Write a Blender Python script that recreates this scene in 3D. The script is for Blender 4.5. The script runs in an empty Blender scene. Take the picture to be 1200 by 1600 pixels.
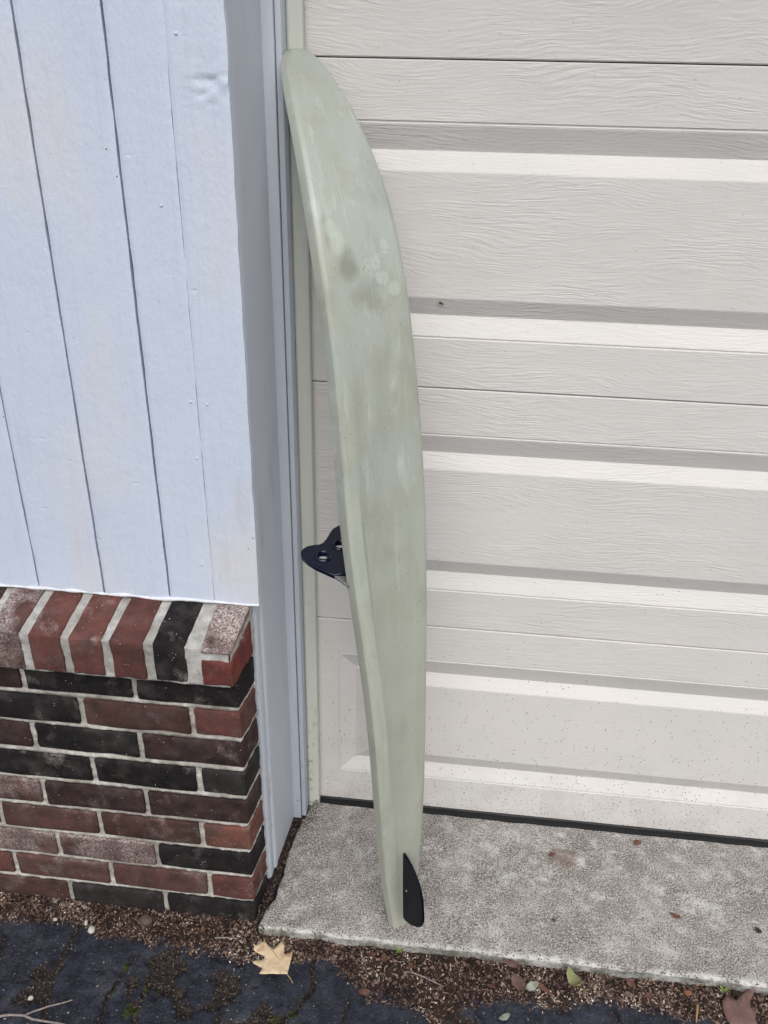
import bpy, bmesh, math, random
import numpy as np
from mathutils import Matrix, Vector
R = math.radians
rnd = random.Random(7)
S = bpy.context.scene
COL = S.collection

# ------------------------------------------------------------------ camera
def cam_matrix(loc, yaw, pitch, roll):
    cy, sy = math.cos(yaw), math.sin(yaw); cp, sp = math.cos(pitch), math.sin(pitch)
    f = Vector((-sy*cp, cy*cp, -sp)); r = Vector((cy, sy, 0)); u = r.cross(f)
    cr, sr = math.cos(roll), math.sin(roll)
    r2 = cr*r + sr*u; u2 = -sr*r + cr*u
    m = Matrix((r2, u2, -f)).transposed().to_4x4()
    m.translation = Vector(loc)
    return m
cd = bpy.data.cameras.new('camera'); cam = bpy.data.objects.new('camera', cd); COL.objects.link(cam)
cam.matrix_world = cam_matrix((0.33105, -1.47760, 1.56604), 0.0999883, 0.4750433, 0.0225051)
cd.sensor_fit = 'VERTICAL'; cd.sensor_height = 36.0; cd.lens = 36.0*1300/1600
cd.clip_start = .02; cd.clip_end = 400
S.camera = cam

# ------------------------------------------------------------------ sky, sun, exposure
W = bpy.data.worlds.new('World'); S.world = W; W.use_nodes = True
wn = W.node_tree.nodes; wl = W.node_tree.links
bg = wn['Background']
sky = wn.new('ShaderNodeTexSky'); sky.sky_type = 'NISHITA'; sky.sun_disc = False
SUN_EL, SUN_AZ = 50, 168          # azimuth: clockwise from +Y
sky.sun_elevation = R(SUN_EL); sky.sun_rotation = R(SUN_AZ)
sky.air_density = 1.0; sky.dust_density = 4.0; sky.ozone_density = 1.0
hs = wn.new('ShaderNodeHueSaturation'); hs.inputs['Saturation'].default_value = .32
wl.new(sky.outputs[0], hs.inputs['Color']); wl.new(hs.outputs[0], bg.inputs['Color'])
bg.inputs['Strength'].default_value = .13
sl = bpy.data.lights.new('sun', 'SUN'); sun = bpy.data.objects.new('sun', sl); COL.objects.link(sun)
sl.energy = 1.2; sl.angle = R(60); sl.color = (1.0, .975, .94)
d = Vector((math.sin(R(SUN_AZ))*math.cos(R(SUN_EL)), math.cos(R(SUN_AZ))*math.cos(R(SUN_EL)), math.sin(R(SUN_EL))))
sun.rotation_euler = d.to_track_quat('Z', 'Y').to_euler()
sun.location = (0, -4, 6)
S.view_settings.view_transform = 'Standard'; S.view_settings.look = 'None'
S.view_settings.gamma = 1; S.view_settings.use_curve_mapping = False
S.view_settings.exposure = 0.12
S.cycles.use_denoising = True; S.cycles.denoising_prefilter = 'NONE'     # keeps the fine grain of paint, brick and concrete

# ------------------------------------------------------------------ helpers
def srgb(r, g, b):
    f = lambda v: (v/255/12.92) if v/255 <= .04045 else ((v/255+.055)/1.055)**2.4
    return (f(r), f(g), f(b), 1)

class NT:
    """small node builder"""
    def __init__(s, name, rough=.6, spec=.4):
        s.m = bpy.data.materials.new(name); s.m.use_nodes = True
        s.t = s.m.node_tree; s.n = s.t.nodes; s.b = s.n['Principled BSDF']
        s.b.inputs['Roughness'].default_value = rough
        s.b.inputs['Specular IOR Level'].default_value = spec
    def new(s, k, **kw):
        x = s.n.new(k)
        for a, v in kw.items(): setattr(x, a, v)
        return x
    def put(s, sock, v):
        if hasattr(v, 'is_linked') or isinstance(v, bpy.types.NodeSocket): s.t.links.new(v, sock)
        else: sock.default_value = v
    def coord(s, kind='Object', scale=(1, 1, 1), rot=(0, 0, 0), loc=(0, 0, 0)):
        c = s.new('ShaderNodeTexCoord'); m = s.new('ShaderNodeMapping')
        m.inputs['Scale'].default_value = scale; m.inputs['Rotation'].default_value = rot; m.inputs['Location'].default_value = loc
        s.t.links.new(c.outputs[kind], m.inputs['Vector']); return m.outputs[0]
    def pos(s, scale=(1, 1, 1)):
        g = s.new('ShaderNodeNewGeometry'); m = s.new('ShaderNodeMapping'); m.inputs['Scale'].default_value = scale
        s.t.links.new(g.outputs['Position'], m.inputs['Vector']); return m.outputs[0]
    def noise(s, vec, scale, detail=4, rough=.55, dist=0, out='Fac'):
        x = s.new('ShaderNodeTexNoise'); s.t.links.new(vec, x.inputs['Vector'])
        x.inputs['Scale'].default_value = scale; x.inputs['Detail'].default_value = detail
        x.inputs['Roughness'].default_value = rough; x.inputs['Distortion'].default_value = dist
        return x.outputs[out]
    def voro(s, vec, scale, feature='F1', out='Distance', rnd=1):
        x = s.new('ShaderNodeTexVoronoi'); x.feature = feature; s.t.links.new(vec, x.inputs['Vector'])
        x.inputs['Scale'].default_value = scale
        x.inputs['Randomness'].default_value = rnd
        return x.outputs[out]
    def ramp(s, v, p0, p1, a=0., b=1.):
        x = s.new('ShaderNodeMapRange'); x.clamp = True
        s.put(x.inputs['Value'], v)
        x.inputs['From Min'].default_value = p0; x.inputs['From Max'].default_value = p1
        x.inputs['To Min'].default_value = a; x.inputs['To Max'].default_value = b
        return x.outputs[0]
    def math(s, op, a, b=0., c=None):
        x = s.new('ShaderNodeMath', operation=op); s.put(x.inputs[0], a); s.put(x.inputs[1], b)
        if c is not None: s.put(x.inputs[2], c)
        return x.outputs[0]
    def mix(s, f, a, b):
        x = s.new('ShaderNodeMix', data_type='RGBA'); s.put(x.inputs[0], f); s.put(x.inputs[6], a); s.put(x.inputs[7], b)
        return x.outputs[2]
    def sep(s, v):
        x = s.new('ShaderNodeSeparateXYZ'); s.t.links.new(v, x.inputs[0]); return x.outputs
    def attr(s, name, out='Fac'):
        return s.new('ShaderNodeAttribute', attribute_name=name).outputs[out]
    def color(s, v): s.put(s.b.inputs['Base Color'], v)
    def rough(s, v): s.put(s.b.inputs['Roughness'], v)
    def bump(s, h, dist=.001, strength=1, prev=None):
        x = s.new('ShaderNodeBump'); x.inputs['Distance'].default_value = dist; x.inputs['Strength'].default_value = strength
        s.put(x.inputs['Height'], h)
        if prev is not None: s.t.links.new(prev, x.inputs['Normal'])
        s.t.links.new(x.outputs[0], s.b.inputs['Normal']); return x.outputs[0]

def link(name, me, mat=None, parent=None):
    o = bpy.data.objects.new(name, me); COL.objects.link(o)
    if mat is not None: me.materials.append(mat)
    if parent is not None: o.parent = parent
    return o
def tag(o, label=None, cat=None, group=None, kind=None):
    if label: o['label'] = label
    if cat: o['category'] = cat
    if group: o['group'] = group
    if kind: o['kind'] = kind
    return o
def empty(name, loc, label=None, cat=None, group=None):
    o = bpy.data.objects.new(name, None); COL.objects.link(o); o.location = loc; o.empty_display_size = .05
    return tag(o, label, cat, group)
def mesh(name, v, f, smooth=False, angle=None):
    me = bpy.data.meshes.new(name); me.from_pydata([tuple(map(float, p)) for p in v], [], [tuple(int(i) for i in q) for q in f]); me.update()
    if smooth or angle:
        me.polygons.foreach_set('use_smooth', [True]*len(me.polygons))
        if angle: me.set_sharp_from_angle(angle=R(angle))
    return me
def grid_faces(nu, nv, flip=False):
    i = np.arange(nu-1)[:, None]*nv + np.arange(nv-1)[None, :]
    i = i.ravel(); f = np.stack([i, i+nv, i+nv+1, i+1], 1)
    return f[:, ::-1] if flip else f
def fast_mesh(name, V, F, smooth=True):
    V = np.asarray(V, np.float32); F = np.asarray(F, np.int32)
    me = bpy.data.meshes.new(name); me.vertices.add(len(V)); me.vertices.foreach_set('co', V.ravel())
    n, k = F.shape; me.loops.add(n*k); me.loops.foreach_set('vertex_index', F.ravel())
    me.polygons.add(n); me.polygons.foreach_set('loop_start', np.arange(n, dtype=np.int32)*k)
    me.update(calc_edges=True); me.validate()
    if smooth: me.polygons.foreach_set('use_smooth', np.ones(len(me.polygons), bool))
    return me
def vnoise(x, y, scale, seed=0, octaves=4, gain=.5):
    """value noise, roughly -1..1"""
    out = np.zeros(np.broadcast(x, y).shape); amp = 1; tot = 0
    for o in range(octaves):
        rs = np.random.RandomState(seed*31+o); L = rs.rand(257, 257)*2-1
        u = x/scale*2**o + 71.3*o; v = y/scale*2**o + 13.7*o
        i = np.floor(u).astype(int); j = np.floor(v).astype(int); a = u-i; b = v-j
        a = a*a*(3-2*a); b = b*b*(3-2*b); i %= 256; j %= 256
        out = out + amp*((L[i, j]*(1-a)+L[i+1, j]*a)*(1-b) + (L[i, j+1]*(1-a)+L[i+1, j+1]*a)*b)
        tot += amp; amp *= gain
    return out/tot*1.6
def box_mesh(name, x0, x1, y0, y1, z0, z1, bevel=0, seg=2):
    bm = bmesh.new(); bmesh.ops.create_cube(bm, size=1)
    for v in bm.verts: v.co = Vector(((x0+x1)/2+v.co.x*(x1-x0), (y0+y1)/2+v.co.y*(y1-y0), (z0+z1)/2+v.co.z*(z1-z0)))
    if bevel: bmesh.ops.bevel(bm, geom=list(bm.edges), offset=bevel, segments=seg, affect='EDGES', profile=.6)
    me = bpy.data.meshes.new(name); bm.to_mesh(me); bm.free()
    if bevel: me.polygons.foreach_set('use_smooth', [True]*len(me.polygons)); me.set_sharp_from_angle(angle=R(50))
    return me
def hexa_bm(P, cuts=0, bevel=.002, seg=2):
    """P: 8 points, bottom ring 0-3 then top ring 4-7"""
    bm = bmesh.new(); v = [bm.verts.new(p) for p in P]
    for q in ((3, 2, 1, 0), (4, 5, 6, 7), (0, 1, 5, 4), (1, 2, 6, 5), (2, 3, 7, 6), (3, 0, 4, 7)): bm.faces.new([v[i] for i in q])
    bmesh.ops.recalc_face_normals(bm, faces=bm.faces)
    if bevel: bmesh.ops.bevel(bm, geom=list(bm.edges), offset=bevel, segments=seg, affect='EDGES', profile=.5)
    if cuts: bmesh.ops.subdivide_edges(bm, edges=[e for e in bm.edges if e.calc_length() > .012], cuts=cuts, use_grid_fill=True)
    return bm
def bm_to(bm, name, angle=45):
    me = bpy.data.meshes.new(name); bm.to_mesh(me); bm.free()
    me.polygons.foreach_set('use_smooth', [True]*len(me.polygons)); me.set_sharp_from_angle(angle=R(angle))
    return me
def tube_mesh(name, pts, r, seg=8):
    V = []; F = []; n = len(pts)
    for i, p in enumerate(pts):
        p = Vector(p); t = (Vector(pts[min(i+1, n-1)])-Vector(pts[max(i-1, 0)])).normalized()
        a = t.cross(Vector((0, 0, 1))); a = a.normalized() if a.length > 1e-4 else Vector((1, 0, 0)); b = t.cross(a)
        rr = r[i] if hasattr(r, '__len__') else r
        for k in range(seg):
            q = 2*math.pi*k/seg; V.append(p+a*math.cos(q)*rr+b*math.sin(q)*rr)
    for i in range(n-1):
        for k in range(seg): F.append((i*seg+k, i*seg+(k+1) % seg, (i+1)*seg+(k+1) % seg, (i+1)*seg+k))
    F.append(tuple(range(seg))[::-1]); F.append(tuple((n-1)*seg+k for k in range(seg)))
    return mesh(name, V, F, angle=60)

# ------------------------------------------------------------------ materials
def mat_siding():
    m = NT('blue_white_paint', .5, .35)
    p = m.pos(); info = m.new('ShaderNodeObjectInfo').outputs['Random']
    big = m.noise(p, 3.2, 3, .5)
    stain = m.ramp(m.noise(m.pos((1, 1, .45)), 5.5, 3, .5), .52, .68)
    col = m.mix(m.ramp(big, .3, .7), srgb(202, 211, 227), srgb(194, 204, 222))
    col = m.mix(m.math('MULTIPLY', stain, .55), col, srgb(212, 208, 206))
    fine = m.noise(m.pos((1, 1, .35)), 60, 4, .6)
    gr = m.noise(m.pos((1, 1, .05)), 130, 4, .65)
    col = m.mix(m.ramp(gr, .52, .72, 0, .16), col, srgb(168, 176, 192))
    sm = m.math('MULTIPLY', m.ramp(m.noise(m.pos((1, 1, .25)), 16, 5, .7), .58, .74), .22)
    col = m.mix(sm, col, srgb(172, 170, 172))
    col = m.mix(m.ramp(fine, .62, .74, 0, .18), col, srgb(178, 182, 194))
    specks = m.ramp(m.voro(m.pos((1, 1, .7)), 42), .055, .03)
    spk = m.math('MULTIPLY', specks, m.ramp(m.noise(p, 7, 1), .60, .64))
    col = m.mix(spk, col, srgb(80, 76, 74))
    m.color(col); m.rough(m.ramp(fine, .3, .7, .42, .62))
    h1 = m.noise(m.pos((1, 1, .6)), 190, 3, .6); h2 = m.noise(m.pos((1, 1, .12)), 55, 4, .6, .4)
    h3 = m.noise(m.pos((.6, 1, 1.6)), 22, 3, .5, .8)
    dents = m.ramp(m.voro(m.pos((.7, 1, 1.5)), 24), .0, .12, -1., 0.)
    h = m.math('ADD', m.math('MULTIPLY', h1, .8), m.math('ADD', m.math('ADD', m.math('MULTIPLY', h2, .35), m.math('MULTIPLY', gr, .5)), m.math('MULTIPLY', h3, .30)))
    h = m.math('ADD', h, m.math('MULTIPLY', dents, m.ramp(m.noise(p, 9, 1), .52, .58, 0, .7)))
    m.bump(h, .0012, .8)
    return m.m
def mat_jamb():
    m = NT('grey_blue_trim_paint', .45, .4)
    p = m.pos()
    col = m.mix(m.ramp(m.noise(m.pos((1, 1, .3)), 6, 3), .35, .7), srgb(188, 194, 204), srgb(178, 185, 196))
    dirt = m.ramp(m.voro(p, 85), .20, .07)
    z = m.sep(m.pos())[2]
    d2 = m.math('MULTIPLY', dirt, m.math('MULTIPLY', m.ramp(m.noise(p, 30, 2), .52, .62), m.ramp(z, .75, .0)))
    col = m.mix(d2, col, srgb(62, 55, 50))
    scuf = m.math('MULTIPLY', m.ramp(m.noise(m.pos((1, 1, .2)), 22, 5, .7), .56, .72), .28)
    col = m.mix(scuf, col, srgb(132, 134, 140))
    flake = m.math('MULTIPLY', m.ramp(m.noise(m.pos((1, 1, .12)), 40, 3, .6), .64, .70), m.ramp(z, .4, .05))
    col = m.mix(m.math('MULTIPLY', flake, .7), col, srgb(104, 99, 98))
    m.color(col)
    m.bump(m.math('ADD', m.noise(m.pos((1, 1, .08)), 120, 3), m.noise(p, 60, 2)), .0007, .5)
    return m.m
def mat_weather():
    m = NT('cream_green_vinyl', .42, .4)
    p = m.pos(); z = m.sep(p)[2]
    col = m.mix(m.ramp(m.noise(m.pos((6, 1, .4)), 9, 3), .3, .7), srgb(202, 204, 196), srgb(193, 196, 186))
    dirt = m.math('MULTIPLY', m.ramp(m.voro(p, 70), .26, .10), m.math('MULTIPLY', m.ramp(m.noise(p, 26, 2), .5, .6), m.ramp(z, .75, .0)))
    blot = m.math('MULTIPLY', m.ramp(m.noise(p, 38, 4), .57, .66), m.ramp(z, .34, .04))
    col = m.mix(m.math('MAXIMUM', dirt, m.math('MULTIPLY', blot, .8)), col, srgb(66, 56, 48))
    m.color(col); m.bump(m.noise(m.pos((8, 1, .3)), 40, 2), .0004, .4)
    return m.m
def mat_door(spec=.4):
    m = NT('embossed_door_enamel', .48, .35)
    p = m.pos(); o = m.sep(p); z = o[2]
    # embossed wood grain: long wavering ridges, denser and finer in places
    warp = m.noise(m.pos((2.2, 1, 5.5)), 1.0, 3, .5)
    v = m.new('ShaderNodeCombineXYZ')
    m.put(v.inputs[0], m.math('MULTIPLY', o[0], 20.)); m.put(v.inputs[1], 0.)
    m.put(v.inputs[2], m.math('ADD', m.math('MULTIPLY', z, 230.), m.math('MULTIPLY', warp, 26.)))
    g1 = m.noise(v.outputs[0], 1.0, 2, .55)
    v2 = m.new('ShaderNodeCombineXYZ')
    m.put(v2.inputs[0], m.math('MULTIPLY', o[0], 38.)); m.put(v2.inputs[1], 3.)
    m.put(v2.inputs[2], m.math('ADD', m.math('MULTIPLY', z, 320.), m.math('MULTIPLY', warp, 40.)))
    g2 = m.noise(v2.outputs[0], 1.0, 2, .6)
    patch = m.ramp(m.noise(m.pos((3, 1, 9)), 1.3, 2), .42, .60)
    grain = m.math('ADD', m.math('MULTIPLY', g1, m.math('MULTIPLY_ADD', patch, 1.0, .25)), m.math('MULTIPLY', g2, .45))
    grain = m.math('MULTIPLY', grain, m.ramp(z, .30, .55, .4, 1.))
    col = m.mix(m.ramp(m.noise(p, 4, 3), .35, .65), srgb(213, 210, 207), srgb(208, 206, 203))
    low = m.ramp(z, .55, .0)
    sp = m.math('MULTIPLY', m.ramp(m.voro(m.pos((1, 1, .8)), 115), .17, .09), m.ramp(m.math('ADD', m.noise(p, 38, 2), m.math('MULTIPLY', low, .26)), .58, .66))
    sp2 = m.math('MULTIPLY', m.ramp(m.voro(m.pos((.6, 1, .9)), 260), .22, .12), m.ramp(m.math('ADD', m.noise(p, 60, 2), m.math('MULTIPLY', m.ramp(z, .16, .0), .26)), .58, .68))
    few = m.math('MULTIPLY', m.ramp(m.voro(p, 30), .03, .018), m.ramp(m.noise(p, 5, 1), .60, .64))
    dirt = m.math('MULTIPLY', m.math('MAXIMUM', m.math('MAXIMUM', sp, sp2), few), m.ramp(z, .9, .3, .35, .9))
    film = m.math('MULTIPLY', m.ramp(m.noise(p, 14, 4, .6), .42, .7), m.ramp(z, .30, .0, 0, .30))
    col = m.mix(film, col, srgb(160, 152, 143))
    col = m.mix(dirt, col, srgb(58, 52, 48))
    m.color(col)
    m.bump(grain, .00125, 1.0)
    return m.m
def mat_simple(name, col, rough=.6, spec=.4, bscale=0, bdist=.001, var=.12):
    m = NT(name, rough, spec); p = m.coord()
    c2 = tuple(x*(1-var*2) for x in col[:3])+(1,)
    m.color(m.mix(m.ramp(m.noise(p, bscale or 40, 4), .3, .7), col, c2))
    if bscale: m.bump(m.noise(p, bscale*3, 3), bdist, .6)
    return m.m
def mat_brick():
    m = NT('fired_brick', .85, .12)
    info = m.new('ShaderNodeObjectInfo'); c = info.outputs['Color']; rv = info.outputs['Random']; al = info.outputs['Alpha']
    g = m.new('ShaderNodeNewGeometry'); off = m.new('ShaderNodeCombineXYZ')
    for k in range(3): m.put(off.inputs[k], m.math('MULTIPLY', rv, 7.+k))
    add = m.new('ShaderNodeVectorMath', operation='ADD'); m.put(add.inputs[0], g.outputs['Position']); m.put(add.inputs[1], off.outputs[0])
    p = add.outputs[0]
    n1 = m.noise(p, 26, 4, .6); n2 = m.noise(p, 130, 4, .65)
    dark = m.mix(1., c, c)
    hsv = m.new('ShaderNodeHueSaturation'); m.put(hsv.inputs['Color'], c); hsv.inputs['Value'].default_value = .55; hsv.inputs['Saturation'].default_value = .8
    col = m.mix(m.ramp(n1, .38, .66), c, hsv.outputs[0])
    hs2 = m.new('ShaderNodeHueSaturation'); m.put(hs2.inputs['Color'], c); hs2.inputs['Value'].default_value = 1.5
    col = m.mix(m.ramp(n2, .55, .75, 0, .6), col, hs2.outputs[0])
    # soft vertical scorch bands
    vb = m.noise(m.new('ShaderNodeMapping').outputs[0] if False else p, 9, 2, .4)
    # efflorescence: grainy white bloom, amount in object alpha
    amount = m.math('SUBTRACT', 1., al)
    blo = m.math('ADD', m.noise(p, 16, 3), m.math('MULTIPLY', amount, .34))
    grit = m.math('ADD', m.math('MULTIPLY', m.noise(p, 260, 3, .7), .6), m.math('MULTIPLY', m.noise(p, 620, 2, .7), .4))
    up = m.ramp(m.sep(g.outputs['True Normal'])[2], .2, .8, .55, 1.)
    eff = m.math('MULTIPLY', m.math('MULTIPLY', m.ramp(blo, .60, .82), up), m.ramp(grit, .42, .60))
    col = m.mix(m.math('MULTIPLY', eff, .85), col, srgb(206, 196, 192))
    haze = m.math('MULTIPLY', m.ramp(m.noise(p, 20, 4, .6), .50, .72), .12)
    col = m.mix(haze, col, srgb(150, 140, 138))
    pip = m.math('MULTIPLY', m.ramp(m.voro(p, 150), .16, .07), m.ramp(m.noise(p, 60, 1), .62, .66))
    col = m.mix(pip, col, srgb(215, 208, 200))
    m.color(col)
    m.bump(m.math('ADD', m.math('MULTIPLY', n2, .7), m.math('MULTIPLY', m.noise(p, 420, 3, .7), .5)), .0012, .8)
    return m.m
def mat_mortar(name, a, b, dirt=.5):
    m = NT(name, .9, .2); p = m.pos()
    n = m.noise(p, 60, 5, .65); f = m.noise(p, 350, 3, .7)
    col = m.mix(m.ramp(n, .35, .65), a, b)
    col = m.mix(m.ramp(f, .58, .75, 0, .5), col, srgb(96, 92, 84))
    col = m.mix(m.math('MULTIPLY', m.ramp(m.noise(p, 11, 3), .45, .62), dirt), col, srgb(108, 104, 94))
    m.color(col); m.bump(m.math('ADD', n, m.math('MULTIPLY', f, .6)), .0022, .9)
    return m.m
def mat_concrete():
    m = NT('weathered_concrete', .9, .2); p = m.pos(); o = m.sep(p)
    big = m.noise(p, 7, 6, .66); blot = m.noise(p, 4.2, 5, .62)
    rub = m.noise(p, 12, 5, .7); med = m.noise(p, 24, 6, .72); fin = m.noise(p, 300, 2, .6)
    col = m.mix(m.ramp(big, .32, .68), srgb(122, 118, 114), srgb(164, 160, 156))
    col = m.mix(m.ramp(blot, .46, .62, 0, .5), col, srgb(120, 113, 108))
    col = m.mix(m.ramp(rub, .54, .68, 0, .5), col, srgb(190, 187, 183))
    col = m.mix(m.ramp(med, .50, .66, 0, .6), col, srgb(194, 192, 188))
    col = m.mix(m.ramp(med, .46, .33, 0, .45), col, srgb(108, 103, 98))
    col = m.mix(m.ramp(fin, .52, .64, 0, .75), col, srgb(200, 198, 194))
    col = m.mix(m.ramp(fin, .47, .34, 0, .8), col, srgb(62, 58, 56))
    dk = m.math('MULTIPLY', m.ramp(m.voro(p, 150), .22, .10), m.ramp(m.noise(p, 45, 2), .55, .62))
    col = m.mix(m.math('MULTIPLY', dk, .85), col, srgb(72, 64, 60))
    lt = m.math('MULTIPLY', m.ramp(m.voro(p, 120), .24, .10), m.ramp(m.noise(p, 30, 3), .54, .60))
    col = m.mix(m.math('MULTIPLY', lt, .8), col, srgb(214, 212, 208))
    # pale scuffed patches near the door on the right
    scuff = m.math('MULTIPLY', m.ramp(m.noise(m.pos((1, 1.3, 1)), 17, 6, .75), .55, .66), m.math('MULTIPLY', m.ramp(o[0], .35, .6), m.ramp(o[1], -.34, -.2)))
    col = m.mix(m.math('MULTIPLY', scuff, .65), col, srgb(212, 213, 214))
    # brown leaf stain
    dx = m.math('MULTIPLY', m.math('SUBTRACT', o[0], .622), 26.); dy = m.math('MULTIPLY', m.math('SUBTRACT', o[1], -.106), 34.)
    rr = m.math('SQRT', m.math('ADD', m.math('MULTIPLY', dx, dx), m.math('MULTIPLY', dy, dy)))
    st = m.ramp(m.math('ADD', rr, m.math('MULTIPLY', m.math('SUBTRACT', med, .5), 2.2)), 1.0, .7)
    col = m.mix(m.math('MULTIPLY', st, .55), col, srgb(108, 86, 76))
    # worn light lip at the front edge, darker grey-green tone on the riser
    lip = m.math('MULTIPLY', m.ramp(m.math('ADD', o[1], m.math('MULTIPLY', m.math('SUBTRACT', big, .5), .03)), -.352, -.3635), m.ramp(med, .40, .58))
    col = m.mix(m.math('MULTIPLY', lip, .75), col, srgb(218, 217, 213))
    riser_dk = m.ramp(o[2], -.0035, -.006)
    col = m.mix(m.math('MULTIPLY', riser_dk, m.ramp(med, .62, .40, .35, .95)), col, srgb(98, 100, 90))
    brn = m.math('MULTIPLY', m.ramp(m.noise(p, 26, 4), .50, .66), m.ramp(m.math('ADD', o[0], m.math('MULTIPLY', o[1], .1)), .10, -.02))
    col = m.mix(m.math('MULTIPLY', brn, .7), col, srgb(92, 80, 70))
    m.color(col)
    m.bump(m.math('ADD', m.math('MULTIPLY', med, .8), fin), .0026, .9)
    return m.m
def mat_asphalt():
    m = NT('sealed_asphalt', .62, .3); p = m.pos()
    n = m.noise(p, 34, 6, .68); f = m.noise(p, 210, 4, .75)
    col = m.mix(m.ramp(n, .34, .66), srgb(21, 23, 31), srgb(53, 57, 71))
    col = m.mix(m.ramp(m.noise(p, 11, 5, .7), .52, .74, 0, .6), col, srgb(84, 86, 94))
    col = m.mix(m.ramp(f, .58, .70, 0, .6), col, srgb(104, 107, 116))
    col = m.mix(m.ramp(f, .44, .34, 0, .7), col, srgb(12, 13, 19))
    dirt = m.attr('dirt'); moss = m.attr('moss')
    dcol = m.mix(m.ramp(m.noise(p, 240, 3, .7), .4, .62), srgb(16, 15, 15), srgb(62, 54, 48))
    col = m.mix(m.ramp(m.math('ADD', dirt, m.math('MULTIPLY', m.math('SUBTRACT', f, .5), .5)), .35, .6), col, dcol)
    col = m.mix(m.ramp(m.math('ADD', moss, m.math('MULTIPLY', m.math('SUBTRACT', f, .5), .7)), .35, .6), col, m.mix(m.ramp(f, .4, .6), srgb(26, 29, 14), srgb(66, 72, 28)))
    m.color(col); m.rough(m.ramp(n, .3, .7, .5, .75))
    m.bump(m.math('ADD', n, m.math('MULTIPLY', f, .9)), .0042, 1.)
    return m.m
def mat_litter():
    m = NT('leaf_litter', .85, .2); p = m.pos()
    t = m.attr('tint')
    r = m.new('ShaderNodeValToRGB'); m.t.links.new(t, r.inputs[0]); r.color_ramp.interpolation = 'LINEAR'
    cs = [(0, (30, 23, 21)), (.25, (64, 50, 46)), (.5, (104, 84, 76)), (.7, (138, 115, 103)), (.85, (172, 152, 136)), (.95, (206, 190, 170)), (1, (226, 218, 208))]
    e = r.color_ramp.elements
    e[0].position, e[0].color = 0, srgb(*cs[0][1]); e[1].position, e[1].color = 1, srgb(*cs[-1][1])
    for q, c in cs[1:-1]:
        x = e.new(q); x.color = srgb(*c)
    m.color(m.mix(m.ramp(m.noise(p, 160, 3), .4, .7, 0, .5), r.outputs[0], srgb(50, 38, 32)))
    m.bump(m.noise(p, 300, 3), .0008, .6)
    return m.m
def mat_leaf(name, a, b, spots=0, rough=.6):
    m = NT(name, rough, .3); p = m.pos()
    col = m.mix(m.ramp(m.noise(p, 55, 4, .6), .35, .68), a, b)
    if spots:
        sp = m.math('MULTIPLY', m.ramp(m.voro(p, 190), .28, .16), m.ramp(m.noise(p, 45, 1), .58, .64))
        col = m.mix(m.math('MULTIPLY', sp, spots), col, srgb(58, 44, 34))
        col = m.mix(m.ramp(m.noise(p, 30, 2), .64, .72, 0, .5), col, srgb(156, 110, 76))
    m.color(col); m.bump(m.noise(p, 130, 3), .001, .6)
    return m.m
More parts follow.
